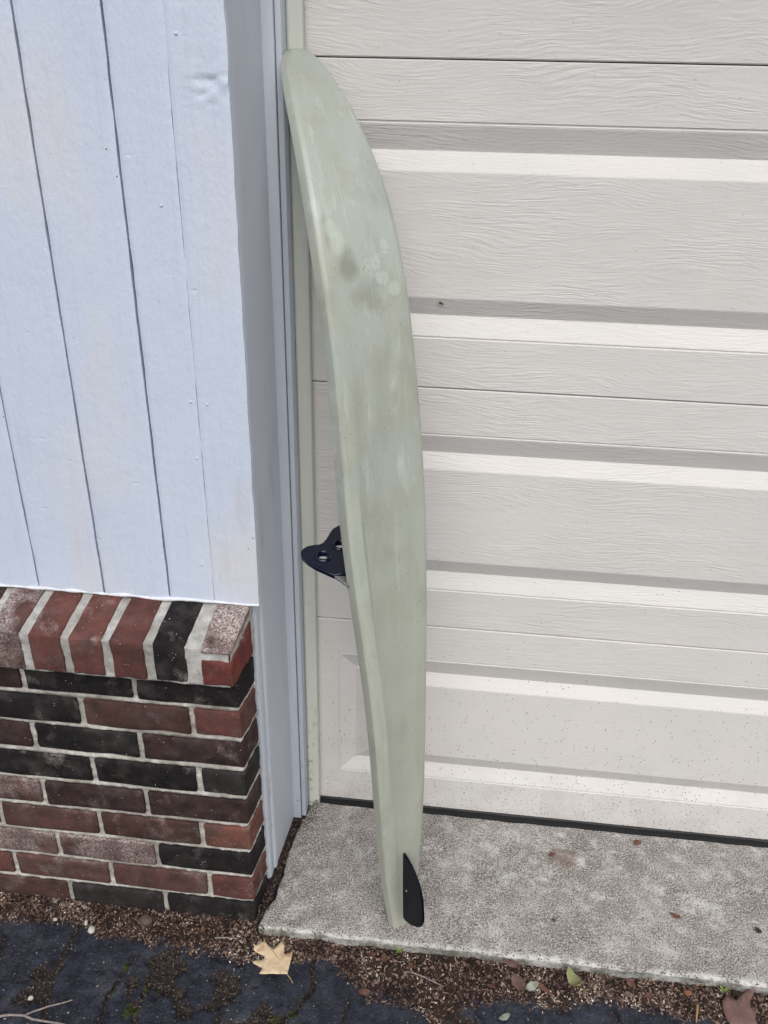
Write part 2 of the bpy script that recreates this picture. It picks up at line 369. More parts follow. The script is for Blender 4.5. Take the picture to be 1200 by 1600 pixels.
def mat_ski():
    m = NT('pale_green_gelcoat', .34, .45); p = m.coord(); o = m.sep(p)
    col = m.mix(m.ramp(m.noise(m.coord(scale=(1, 1, .5)), 9, 4, .55), .35, .66), srgb(166, 168, 157), srgb(154, 156, 144))
    # worn bluish upper half, warmer near the tail
    col = m.mix(m.math('MULTIPLY', m.ramp(o[2], .55, .95), m.ramp(m.noise(m.coord(scale=(1.6, 1, .7)), 8, 4, .6), .40, .58)), col, srgb(163, 170, 163))
    # long pale rub bands
    band = m.math('MULTIPLY', m.ramp(m.noise(m.coord(scale=(22, 1, .9)), 1.6, 3, .6), .54, .66), m.ramp(m.noise(p, 4, 2), .42, .6))
    col = m.mix(m.math('MULTIPLY', band, .42), col, srgb(188, 194, 183))
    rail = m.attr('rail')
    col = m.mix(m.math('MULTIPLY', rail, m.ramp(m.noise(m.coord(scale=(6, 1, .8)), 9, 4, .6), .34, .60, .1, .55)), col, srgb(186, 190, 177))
    # grime clouds
    gr = m.ramp(m.noise(m.coord(scale=(1.3, 1, .55)), 12, 5, .62), .53, .70)
    col = m.mix(m.math('MULTIPLY', gr, .55), col, srgb(138, 141, 130))
    chalk = m.math('MULTIPLY', m.ramp(m.noise(m.coord(scale=(2.6, 1, .6)), 17, 6, .7, .6), .54, .70), m.ramp(o[2], .75, 1.05))
    col = m.mix(m.math('MULTIPLY', chalk, .5), col, srgb(190, 200, 192))
    def ell(cx, cz, rx, rz, soft, wob=.5):
        dx = m.math('DIVIDE', m.math('SUBTRACT', o[0], cx), rx); dz = m.math('DIVIDE', m.math('SUBTRACT', o[2], cz), rz)
        q = m.math('ADD', m.math('MULTIPLY', dx, dx), m.math('MULTIPLY', dz, dz))
        q = m.math('ADD', q, m.math('MULTIPLY', m.math('SUBTRACT', wn_, .5), wob))
        return m.ramp(q, 1., 1.-soft)
    wn_ = m.noise(p, 26, 3, .6)
    for cx, cz, rx, rz, k, c in ((-.024, 1.322, .018, .036, .85, (130, 132, 121)), (-.002, 1.283, .032, .028, .75, (136, 137, 126)), (.014, 1.262, .022, .018, .7, (140, 140, 129)), (-.050, 1.372, .006, .036, .5, (140, 137, 127)), (.004, 1.12, .016, .10, .40, (150, 152, 140)), (-.012, .98, .014, .10, .30, (152, 153, 142))):
        col = m.mix(m.math('MULTIPLY', ell(cx, cz, rx, rz, .9, 1.6), k), col, srgb(*c))
    for cx, cz, rx, rz in ((-.058, 1.401, .010, .017), (-.042, 1.374, .012, .016), (-.036, 1.354, .013, .020), (.0393, 1.3446, .0085, .0135), (.0207, 1.3226, .0095, .0125), (.0277, 1.3025, .014, .011), (.046, 1.285, .012, .012)):
        col = m.mix(m.math('MULTIPLY', ell(cx, cz, rx, rz, .6, .8), .38), col, srgb(186, 196, 186))
    spk = m.math('MULTIPLY', m.ramp(m.voro(m.coord(scale=(1, 1, .8)), 170), .16, .08), m.ramp(m.noise(p, 17, 3), .53, .60))
    col = m.mix(m.math('MULTIPLY', spk, .85), col, srgb(66, 64, 58))
    scr = m.math('MULTIPLY', m.ramp(m.noise(m.coord(scale=(240, 1, 7), rot=(0, R(5), 0)), 1., 3, .75), .60, .68), m.ramp(m.noise(p, 11, 2), .44, .56))
    col = m.mix(m.math('MULTIPLY', scr, .22), col, srgb(226, 230, 222))
    m.color(col); m.rough(m.ramp(gr, 0, 1, .32, .5))
    m.bump(m.noise(p, 60, 3), .0003, .4)
    return m.m

M = dict(siding=mat_siding(), jamb=mat_jamb(), weather=mat_weather(), door=mat_door(), brick=mat_brick(),
         mortar=mat_mortar('grey_mortar', srgb(198, 195, 189), srgb(158, 154, 147), .6),
         capmortar=mat_mortar('painted_mortar', srgb(192, 191, 188), srgb(156, 154, 149), .4),
         caulk=mat_simple('white_caulk', srgb(216, 219, 226), .5, .4, 70, .002, .04),
         concrete=mat_concrete(), asphalt=mat_asphalt(), litter=mat_litter(), ski=mat_ski(),
         rubber=mat_simple('black_rubber', srgb(14, 15, 19), .42, .35, 60, .0008, .2),
         navy=mat_simple('navy_rubber', srgb(11, 17, 40), .24, .5, 30, .0003, .1),
         fin=mat_simple('black_blue_fin', srgb(11, 15, 30), .5, .14, 50, .0003, .1),
         grey=mat_simple('grey_plate', srgb(104, 108, 106), .5, .4, 40, .0003, .05),
         stone=mat_simple('pale_stone', srgb(190, 186, 180), .7, .3, 90, .001, .1),
         brownstone=mat_simple('brown_stone', srgb(92, 80, 74), .7, .3, 70, .001, .12),
         twig=mat_simple('weathered_twig', srgb(150, 140, 136), .8, .2, 150, .0015, .2),
         stick=mat_simple('tan_stick', srgb(176, 142, 104), .8, .2, 150, .001, .15),
         dark=mat_simple('dark_core', srgb(30, 28, 28), .9, .1))

# ------------------------------------------------------------------ driveway (one sheet out to the horizon)
GZ = -.03
def axis(a, b, step, far):
    c = list(np.arange(a, b+1e-9, step)); s = step; lo = [c[0]]; hi = [c[-1]]
    while lo[-1] > -far: s *= 1.35; lo.append(lo[-1]-s)
    s = step
    while hi[-1] < far: s *= 1.35; hi.append(hi[-1]+s)
    return np.array(lo[:0:-1]+c+hi[1:])
gx = axis(-.80, 1.30, .003, 90); gy = axis(-.72, -.34, .003, 90)
X, Y = np.meshgrid(gx, gy, indexing='ij')
near = np.clip((1.6-np.abs(X-.2))/.3, 0, 1)*np.clip((.75-np.abs(Y+.45))/.2, 0, 1)
H = .0022*vnoise(X, Y, .12, 1, 3) + .0011*vnoise(X, Y, .02, 2, 3)
def polyd(X, Y, pts):
    D = np.full(X.shape, 9.); p = np.array(pts)
    for a, b in zip(p[:-1], p[1:]):
        ab = b-a; t = np.clip(((X-a[0])*ab[0]+(Y-a[1])*ab[1])/(ab@ab), 0, 1)
        D = np.minimum(D, np.hypot(X-a[0]-t*ab[0], Y-a[1]-t*ab[1]))
    return D
wob = .006*vnoise(X, Y, .03, 5, 3)
wx = X+wob; wy = Y+.006*vnoise(X, Y, .03, 6, 3)
dirt = np.zeros(X.shape); moss = np.zeros(X.shape)
cracks = [([(-.4044, -.37), (-.4121, -.4377), (-.4132, -.487), (-.4074, -.5265), (-.3874, -.5935), (-.36, -.75)], .0065, 1),
          ([(-.2637, -.4403), (-.2774, -.477), (-.2893, -.5185), (-.2863, -.5501), (-.31, -.70)], .0045, 1),
          ([(-.2237, -.4427), (-.2132, -.4892), (-.2216, -.5358), (-.2163, -.5725), (-.19, -.75)], .0055, 1),
          ([(-.0743, -.4517), (-.0658, -.5038), (-.0577, -.553), (-.05, -.72)], .004, .9),
          ([(.0966, -.4097), (.1042, -.4632), (.0868, -.5041), (.0602, -.5262), (.014, -.5417), (-.06, -.56)], .006, 1),
          ([(.1762, -.4738), (.1777, -.524), (.19, -.7)], .0035, .8), ([(-.1482, -.5075), (-.1359, -.5626), (-.12, -.75)], .003, .8),
          ([(.39, -.49), (.41, -.56), (.39, -.72)], .006, 1), ([(.43, -.46), (.44, -.52)], .003, .8),
          ([(.70, -.43), (.73, -.50), (.70, -.7)], .004, .9), ([(-.55, -.43), (-.52, -.55), (-.56, -.72)], .004, .8)]
fw = .6+.7*(.5+.5*vnoise(X, Y, .02, 9, 3))
for pts, wd, k in cracks:
    m_ = np.clip(1.4-polyd(wx, wy, pts)/(wd*fw), 0, 1)*k; dirt = np.maximum(dirt, m_)
for cx, cy, r in ((-.2021, -.4469, .020), (-.1816, -.4786, .026), (-.2494, -.4977, .017), (-.0687, -.4713, .030), (-.0600, -.495, .018), (-.4417, -.4974, .020), (.01, -.545, .025), (-.44, -.55, .02), (.41, -.50, .02), (-.17, -.455, .02), (-.148, -.50, .01), (-.136, -.53, .012)):
    dirt = np.maximum(dirt, np.clip(1.5-np.hypot(wx-cx, wy-cy)/r*(.9+.5*vnoise(X, Y, .025, 11, 3)), 0, 1))
for cx, cy, r in ((-.2738, -.4628, .007), (-.2817, -.5149, .008), (-.2171, -.4964, .010), (-.222, -.545, .011), (-.41, -.50, .007), (.08, -.512, .008), (.05, -.528, .008), (-.195, -.43, .005)):
    moss = np.maximum(moss, np.clip(1.4-np.hypot(wx-cx, wy-cy)/r*(1+.5*vnoise(X, Y, .02, 12, 2)), 0, 1))
Z = GZ + near*(H - .008*np.clip(dirt, 0, 1)*(1+.4*vnoise(X, Y, .008, 14, 2)) + .003*np.clip(moss, 0, 1)*(1+vnoise(X, Y, .006, 15, 2)))
me = fast_mesh('driveway', np.stack([X, Y, Z], -1).reshape(-1, 3), grid_faces(len(gx), len(gy)))
for nm, A in (('dirt', dirt*near), ('moss', moss*near)):
    at = me.attributes.new(nm, 'FLOAT', 'POINT'); at.data.foreach_set('value', A.ravel().astype(np.float32))
drive = tag(link('driveway', me, M['asphalt']), kind='structure')
def ground_z(x, y):
    i = np.clip(np.searchsorted(gx, x), 1, len(gx)-1); j = np.clip(np.searchsorted(gy, y), 1, len(gy)-1)
    return Z[i, j]

# ------------------------------------------------------------------ concrete apron in front of the door
SL = [(-.3714, -.0245), (-.345, -.0225), (-.3286, -.0214), (-.2923, -.0077), (-.2408, -.0023), (-.1766, -.0017), (-.1018, .0052), (-.0478, .0145), (.0, .014), (.4, .014)]
ys = np.concatenate([[-.3655]*3, np.arange(-.3625, .0305, .004), [.1, .4]])
us = np.concatenate([[0, 0, 0], np.arange(.003, 1.15, .005), np.arange(1.16, 2.70, .04)])
U, Yg = np.meshgrid(us, ys, indexing='ij')
XL = np.interp(Yg, [a for a, b in SL], [b for a, b in SL]) + .0035*vnoise(Yg*0+3.1, Yg, .018, 21, 3)
Xs = XL+U
Yn = Yg + np.where(Yg < -.36, .0022*vnoise(Xs, Yg*0, .03, 22, 4) + .0018*vnoise(Xs, Yg*0, .22, 23, 2), 0)
Zs = .0006*vnoise(Xs, Yg, .02, 24, 4) + .0008*vnoise(Xs, Yg, .15, 25, 2)
for k, (dy, dz) in enumerate(((.003, -.06), (-.0005, -.012), (.0005, -.0038))):
    Yn[:, k] += dy; Zs[:, k] += dz + .0012*vnoise(Xs[:, k], Xs[:, k]*0, .012, 30+k, 3)
for k, (dx, dz) in enumerate(((.002, -.05), (.0005, -.009), (.001, -.003))):
    Xs[k, :] += dx; Zs[k, :] = np.minimum(Zs[k, :], dz + .001*vnoise(Yg[k, :], Yg[k, :]*0, .012, 40+k, 3))
me = fast_mesh('concrete_apron', np.stack([Xs, Yn, Zs], -1).reshape(-1, 3), grid_faces(len(us), len(ys)))
tag(link('concrete_apron', me, M['concrete']), kind='structure')

# ------------------------------------------------------------------ garage door
DX0, DX1 = .017, 2.46
door = empty('garage_door', (DX0, 0, 0), 'pale warm grey sectional garage door with long raised panels and woodgrain emboss', 'garage door')
def loc(o):  # child meshes are written in world coordinates
    p = o.parent
    while p.parent: p = p.parent
    o.matrix_parent_inverse = Matrix.Identity(4)
    o.location = (-p.location[0], -p.location[1], -p.location[2]) if o.parent.parent is None else (0, 0, 0)
    return o
G = .0009
secs = [(.0066, .5347, (.0993, .1351, .169, .3733, .4011, .4471)), (.5347, 1.0672, (.6255, .6647, .697, .9036, .9342, .9779)),
        (1.0672, 1.6023, (1.1595, 1.1994, 1.2312, 1.4403, 1.4705, 1.5147)), (1.6023, 2.135, (1.694, 1.7335, 1.765, 1.973, 2.003, 2.047))]
PX = [(.0865, 1.165), (1.30, 2.385)]
for k, (z0, z1, pz) in enumerate(secs):
    b = G if k else 0; t = G if k < 3 else 0
    xs = [DX0, PX[0][0], PX[0][1], PX[1][0], PX[1][1], DX1]
    zs = [z0+b+.0018, pz[0], pz[5], z1-t-.0018]
    V = []; F = []
    def V_(p): V.append(p); return len(V)-1
    g = [[V_((x, 0, z)) for z in zs] for x in xs]
    for i in range(5):
        for j in range(3):
            if j == 1 and i in (1, 3): continue
            F.append((g[i][j], g[i+1][j], g[i+1][j+1], g[i][j+1]))
    for zz, yy, jj, fl in ((z0+b, .0022, 0, 0), (z1-t, .0022, 3, 1)):
        e1 = [V_((x, yy, zz)) for x in xs]; e2 = [V_((x, .035, zz)) for x in xs]
        for i in range(5):
            q = (g[i][jj], e1[i], e1[i+1], g[i+1][jj]); F.append(q[::-1] if fl else q)
            q = (e1[i], e2[i], e2[i+1], e1[i+1]); F.append(q[::-1] if fl else q)
    q = [V_(p) for p in ((DX0, .035, z0+b), (DX1, .035, z0+b), (DX1, .035, z1-t), (DX0, .035, z1-t))]; F.append((q[3], q[2], q[1], q[0]))
    me = mesh('door_section', V, F)
    sec = loc(link('door_section', me, M['door'], door))
    for (xa, xb) in PX:
        zA, zB, zC, zD, zE, zF = pz
        rings = [((xa, xb, zA, zF), 0.), ((xa+.0012, xb-.0012, zA+.0012, zF-.0012), .0020), ((xa+.0028, xb-.0028, zA+.0028, zF-.0028), .0022), ((xa+.0045, xb-.0045, zA+.0045, zF-.0045), .0008), ((xa+.0075, xb-.0075, zA+.0065, zF-.0075), .0014),
                 ((xa+.039, xb-.039, zB, zE), .0155), ((xa+.0398, xb-.0398, zB+.0008, zE-.0008), .0155), ((xa+.071, xb-.071, zC, zD), .0014), ((xa+.0735, xb-.0735, zC+.0022, zD-.0022), .0008)]
        V = []; F = []
        for (a0, a1, c0, c1), y in rings: V += [(a0, y, c0), (a1, y, c0), (a1, y, c1), (a0, y, c1)]
        for r_ in range(len(rings)-1):
            for i in range(4): F.append((r_*4+i, r_*4+(i+1) % 4, r_*4+4+(i+1) % 4, r_*4+4+i))
        n_ = len(V); F.append((n_-4, n_-3, n_-2, n_-1))
        loc(link('raised_panel', mesh('raised_panel', V, F), M['door'], sec))
# bottom seal: rubber bulb with a flat lip
pr = [(.004, .0085), (-.002, .0085), (-.004, .006), (-.012, .0052), (-.017, .003), (-.017, -.0005), (-.012, -.002), (.03, -.002), (.03, .0085)]
xs_ = np.linspace(DX0+.002, DX1, 90); V = []; F = []
for i, x in enumerate(xs_):
    wv = .0007*math.sin(i*1.7)+.0006*math.sin(i*.61)
    V += [(x, y+(wv if y < 0 else 0), z) for y, z in pr]
n_ = len(pr)
for i in range(len(xs_)-1):
    for k in range(n_): F.append((i*n_+k, (i+1)*n_+k, (i+1)*n_+(k+1) % n_, i*n_+(k+1) % n_))
seal = loc(link('bottom_seal', mesh('bottom_seal', V, F, angle=35), M['rubber'], door))
loc(link('back_board', box_mesh('back_board', DX0-.03, DX1+.05, .04, .06, 0.0, 2.2), M['dark'], door))

# ------------------------------------------------------------------ door jamb with its stops and weatherstrip
ZT = 2.141
jamb = empty('door_jamb', (-.024, -.24, 0), 'grey blue painted garage door jamb with narrow stop strips, splashed with dirt at its foot', 'door jamb')
def extrude_plan(name, pts, z0, z1, nz=2, angle=30, zf=None):
    V = []; n = len(pts); zs = np.linspace(z0, z1, nz)
    for z in zs: V += [(x, y, z) for x, y in pts]
    F = []
    for k in range(nz-1):
        for i in range(n): F.append((k*n+i, k*n+(i+1) % n, (k+1)*n+(i+1) % n, (k+1)*n+i))
    F.append(tuple(range(n))[::-1]); F.append(tuple((nz-1)*n+i for i in range(n)))
    me = mesh(name, V, F, angle=angle); bm = bmesh.new(); bm.from_mesh(me); bmesh.ops.recalc_face_normals(bm, faces=bm.faces); bm.to_mesh(me); bm.free()
    me.set_sharp_from_angle(angle=R(angle)); return me
jp = [(-.06, -.244), (-.031, -.2455), (-.027, -.2445), (-.0248, -.2415), (-.0240, -.236), (-.0236, -.222), (-.0258, -.2205), (-.0258, -.2180), (-.0215, -.2165), (-.0193, -.2125), (-.0186, -.2065), (-.0212, -.2045), (-.0202, -.1985),
      (-.0180, -.17), (-.0145, -.12), (-.0108, -.072), (-.0090, -.02), (-.0085, .02), (-.06, .02)]
loc(link('jamb_board', extrude_plan('jamb_board', jp, .001, ZT), M['jamb'], jamb))
def strip(name, x0, x1, y0, y1, z0, bev=.0015):
    return loc(link(name, box_mesh(name, x0, x1, y0, y1, z0, ZT, bev, 2), M['jamb'], jamb))
strip('stop_strip', -.0112, .0072, -.0700, -.0200, .001)
strip('stop_strip', .0086, .0180, -.0640, -.0195, .0035, .0012)
ws = [(.002, -.019), (.0185, -.0265), (.0195, -.0290), (.0225, -.0300), (.0425, -.0265), (.0440, -.0235), (.0436, -.0205), (.0425, -.004), (.030, -.0035), (.029, -.018)]
loc(link('weatherstrip', extrude_plan('weatherstrip', ws, .004, ZT, angle=25), M['weather'], jamb))

# ------------------------------------------------------------------ brick wall
BY, PITCH, BZ = -.336, .0731, -.030
def bx(y): return -.0376+.115*(y+.336)     # right end of the wall, slightly splayed
wall = empty('brick_wall', (-.4, BY, BZ), 'low red and black brick wall with sloping soldier cap under painted boards', 'brick wall')
BLACK, DGREY, BROWN, DBROWN, RED, ORANGE, MAUVE = (.020, .018, .0185), (.037, .032, .032), (.078, .041, .035), (.045, .028, .026), (.132, .053, .045), (.168, .072, .055), (.106, .054, .048)
def brick(P, col, eff=.0, name='brick', cuts=3, seed=None, bevel=.0032):
    bm = hexa_bm(P, cuts, bevel)
    q = rnd.random()*50
    bm.normal_update()
    co = np.array([v.co[:] for v in bm.verts]); no = np.array([v.normal[:] for v in bm.verts])
    dsp = .0015*vnoise(co[:, 0]+co[:, 1]*.7+q, co[:, 2]+co[:, 1]*.4, .014, 3, 3) + .0007*vnoise(co[:, 0]+q, co[:, 2]+q, .05, 4, 2)
    for v, d_, n__ in zip(bm.verts, dsp, no): v.co += Vector(n__)*float(d_)
    o = loc(link(name, bm_to(bm, name, 50), M['brick'], wall)); j = lambda: .88+.24*rnd.random()
    k = j(); o.color = (col[0]*k, col[1]*k, col[2]*k, 1-eff); return o
# head joints (world x of joint centres) for courses 1..9 from the top, colours left to right, last is the corner brick
JX = {1: -.233, 2: -.130, 3: -.237, 4: -.129, 5: -.242, 6: -.135, 7: -.236, 8: -.132, 9: -.233}
CC = {1: [(BROWN, .1), (DBROWN, 0), (BLACK, 0), (BLACK, 0)], 2: [(RED, 0), (BLACK, 0), (BROWN, 0), (RED, .1)], 3: [(BLACK, 0), (DBROWN, 0), (BLACK, .1), (DBROWN, .1)],
      4: [(BROWN, 0), (BLACK, .1), (BLACK, 0), (DGREY, 0)], 5: [(DBROWN, 0), (MAUVE, .45), (DBROWN, 0), (DBROWN, 0)], 6: [(RED, 0), (MAUVE, .05), (BROWN, .35), (ORANGE, 0)],
      7: [(BROWN, .2), (MAUVE, .6), (MAUVE, .75), (BLACK, .05)], 8: [(RED, .1), (MAUVE, .05), (MAUVE, .1), (RED, .0)], 9: [(BROWN, 0), (BROWN, .1), (DGREY, 0), (BLACK, 0)]}
for k in range(1, 10):
    z0 = BZ+(9-k)*PITCH+.0022; z1 = z0+.0590
    edges = [JX[k]]
    while edges[-1] > -1.25: edges.append(edges[-1]-.2116)
    spans = [(JX[k]+.0055, None)] + [(edges[i+1]+.0055, edges[i]-.0055) for i in range(len(edges)-1)]
    for i, (a, b) in enumerate(spans):
        cols = CC[k]; c = cols[-1-i] if i < len(cols) else rnd.choice([(BLACK, 0), (BROWN, .1), (RED, 0), (DBROWN, 0), (MAUVE, .4)])
        dy = rnd.uniform(-.0012, .0012); yb = BY+.079; dz = rnd.uniform(-.0008, .0008)
        j = [rnd.uniform(-.001, .001) for _ in range(8)]
        if b is None:
            P = [(a, BY+dy, z0+dz+j[0]), (bx(BY)+j[4], BY+dy, z0+dz+j[1]), (bx(yb), yb, z0+dz), (a, yb, z0+dz), (a, BY+dy, z1+dz+j[2]), (bx(BY)+j[4], BY+dy, z1+dz+j[3]), (bx(yb), yb, z1+dz), (a, yb, z1+dz)]
        else:
            P = [(a+j[5], BY+dy, z0+dz+j[0]), (b+j[6], BY+dy, z0+dz+j[1]), (b, yb, z0+dz), (a, yb, z0+dz), (a+j[5], BY+dy, z1+dz+j[2]), (b+j[6], BY+dy, z1+dz+j[3]), (b, yb, z1+dz), (a, yb, z1+dz)]
        brick(P, c[0], c[1], cuts=3 if i < 4 else 1)
# mortar bed behind and between the bricks: one rough sheet wrapped round the corner
def mortar_sheet(name, prof, x_of, mat, us_, seed, amp):
    pass
zz = np.arange(BZ-.02, .6235, .003)
path = [(-1.25, BY+.0032)]
MR = .0042; xs1 = np.arange(-.80, bx(BY)-MR, .003); xs1 = np.concatenate([[-1.25], xs1, [bx(BY)-MR]])
MR = .0042
P1 = [(x, BY+MR, 0, -1) for x in xs1]
P2 = [(bx(y)-MR, y, 1, 0) for y in np.arange(BY+.006, -.2525, .003)]
P2 += [(bx(-.2525)-.0042, -.250, .7, .7), (bx(-.25)-.03, -.2485, 0, 1)]
PP = np.array(P1+P2); sarc = np.concatenate([[0], np.cumsum(np.hypot(np.diff(PP[:, 0]), np.diff(PP[:, 1])))])
Sg, Zg = np.meshgrid(sarc, zz, indexing='ij')
crs = np.abs(((Zg-BZ+.0042) % PITCH)-0.0) ; crs = np.minimum(crs, PITCH-crs)     # distance to a bed joint
XX = PP[:, 0][:, None]+Zg*0; kk = np.clip(9-np.floor((Zg-BZ)/PITCH).astype(int), 1, 9); jx_ = np.array([0]+[JX[q] for q in range(1, 10)])[kk]
hd = np.abs((jx_-XX+.1058) % .2116-.1058)+np.where(PP[:, 2][:, None] > .5, 1, 0)+np.where(XX > jx_+.05, 1, 0)
jm = np.maximum(np.exp(-(crs/.0072)**4), np.exp(-(hd/.0072)**4))
dsp = (.0017*vnoise(Sg, Zg, .011, 50, 3)+.0009*vnoise(Sg, Zg, .07, 51, 2)+.0026*np.exp(-(crs/.0042)**2))*jm-.004*(1-jm)
back = (PP[:, 1] > -.259)[:, None]*.0022                      # pointing against the jamb stands a little proud
Xm = PP[:, 0][:, None]+PP[:, 2][:, None]*(dsp+back); Ym = PP[:, 1][:, None]+PP[:, 3][:, None]*dsp
me = fast_mesh('mortar', np.stack([Xm, Ym, Zg], -1).reshape(-1, 3), grid_faces(len(sarc), len(zz), False))
loc(link('mortar', me, M['mortar'], wall))
# cap: bricks on edge, tops sloping up to the boards
CAPF, CAPB, CZ0 = -.3585, -.2575, .6225
def captop(y, o=0): return .7005+o+(y-CAPF)*.285
cj = [-.4507, -.3972+.012, -.3324+.006, -.2606, -.1857, -.1125, -.0394]
cj = [-.483, -.4105, -.3362, -.2621, -.1868, -.1115]
while len(cj) < 15: cj.insert(0, cj[0]-.0738)
ccol = {1: (BLACK, .12), 2: (RED, .05), 3: (RED, .05), 4: (RED, .10), 5: (MAUVE, .62), 6: (DBROWN, .05)}
n_ = len(cj)
def cap_brick(xa, xb, col, eff, seed, tilt=0, z0=CZ0, zt=None):
    jz = rnd.uniform(-.0012, .0012); jy = rnd.uniform(-.0015, .0015); sk = .045
    zf = captop(CAPF, jz) if zt is None else zt
    P = [(xa, CAPF+jy, z0), (xb, CAPF+jy, z0), (xb+sk*.10, CAPB, z0), (xa+sk*.10, CAPB, z0),
         (xa, CAPF+jy, zf), (xb, CAPF+jy, zf), (xb+sk*.10, CAPB, captop(CAPB, jz)), (xa+sk*.10, CAPB, captop(CAPB, jz))]
    return brick(P, col, eff, 'cap_brick', 4, bevel=.0028)
for i in range(n_-1):
    k = n_-1-i; c = ccol.get(k, rnd.choice([(RED, .1), (BLACK, .1), (MAUVE, .3)]))
    cap_brick(cj[i]+.0085, cj[i+1]-.0085, c[0], c[1], k)
# corner unit: a thin sloping piece bedded on a lower one
xa, xb = cj[-1]+.010, -.0385
o_ = brick([(xa+.008, CAPF-.001, .6915), (xb-.001, CAPF-.001, .6915), (bx(CAPB)-.001, CAPB, .711), (xa+.012, CAPB, .711),
       (xa+.008, CAPF-.001, captop(CAPF, -.004)), (xb-.001, CAPF-.001, captop(CAPF, -.004)), (bx(CAPB)-.001, CAPB, captop(CAPB, -.001)), (xa+.012, CAPB, captop(CAPB, -.001))], MAUVE, .95, 'cap_brick', 4, bevel=.003)
brick([(xa+.008, CAPF, CZ0), (xb, CAPF, CZ0), (bx(CAPB), CAPB, CZ0), (xa+.010, CAPB, CZ0),
       (xa+.008, CAPF, .6735), (xb, CAPF, .6735), (bx(CAPB), CAPB, .699), (xa+.010, CAPB, .699)], (.165, .040, .034), .12, 'cap_brick', 4, bevel=.003)
# cap mortar: rough sheet following the cap profile, set back from the brick faces
tt = []
for z in np.arange(CZ0-.004, .699, .0032): tt.append((CAPF+.0040, z, -1, 0))
for y in np.arange(CAPF+.005, CAPB+.006, .0032): tt.append((y, captop(y)-.0042, -.27, .96))
tt = [(CAPF+.03, CZ0-.0015, 0, -1), (CAPF+.012, CZ0-.0015, 0, -1)]+tt
tt = np.array(tt); sarc = np.concatenate([[0], np.cumsum(np.hypot(np.diff(tt[:, 0]), np.diff(tt[:, 1])))])
xs1 = np.concatenate([[-1.25], np.arange(-.80, -.0425, .0032)])
Xg, Sg = np.meshgrid(xs1, sarc, indexing='ij')
dsp = .0014*vnoise(Xg, Sg, .014, 60, 3)+.0012*vnoise(Xg, Sg, .06, 61, 2)
me = fast_mesh('cap_mortar', np.stack([Xg, tt[:, 0][None]+tt[:, 2][None]*dsp, tt[:, 1][None]+tt[:, 3][None]*dsp], -1).reshape(-1, 3), grid_faces(len(xs1), len(sarc), True))
loc(link('cap_mortar', me, M['capmortar'], wall))
# end face of the cap, towards the door
V = []; ny, nz2 = 26, 22
for i in range(ny):
    y = CAPF+.004+(-.2485-CAPF-.004)*i/(ny-1)
    for j in range(nz2):
        z = CZ0-.002+(captop(y)-.004-CZ0+.002)*j/(nz2-1)
        V.append((bx(y)-.0025+(.0022 if y > CAPB-.002 else 0), y, z))
V = np.array(V); V[:, 0] += .0014*vnoise(V[:, 1], V[:, 2], .014, 62, 3)
V = np.vstack([V]); me = fast_mesh('cap_mortar', V, grid_faces(ny, nz2))
loc(link('cap_mortar', me, M['capmortar'], wall))
# rough footing blob of old mortar at the base
bm = bmesh.new(); bmesh.ops.create_icosphere(bm, subdivisions=4, radius=1)
for v in bm.verts:
    v.co = Vector((-.455+v.co.x*.075, BY-.012+v.co.y*.026, GZ-.006+v.co.z*.014))
co = np.array([v.co[:] for v in bm.verts]); dd = .004*vnoise(co[:, 0], co[:, 1]+co[:, 2], .015, 70, 3)
for v, q in zip(bm.verts, dd): v.co.z += q
loc(link('mortar_spill', bm_to(bm, 'mortar_spill', 80), M['mortar'], wall))

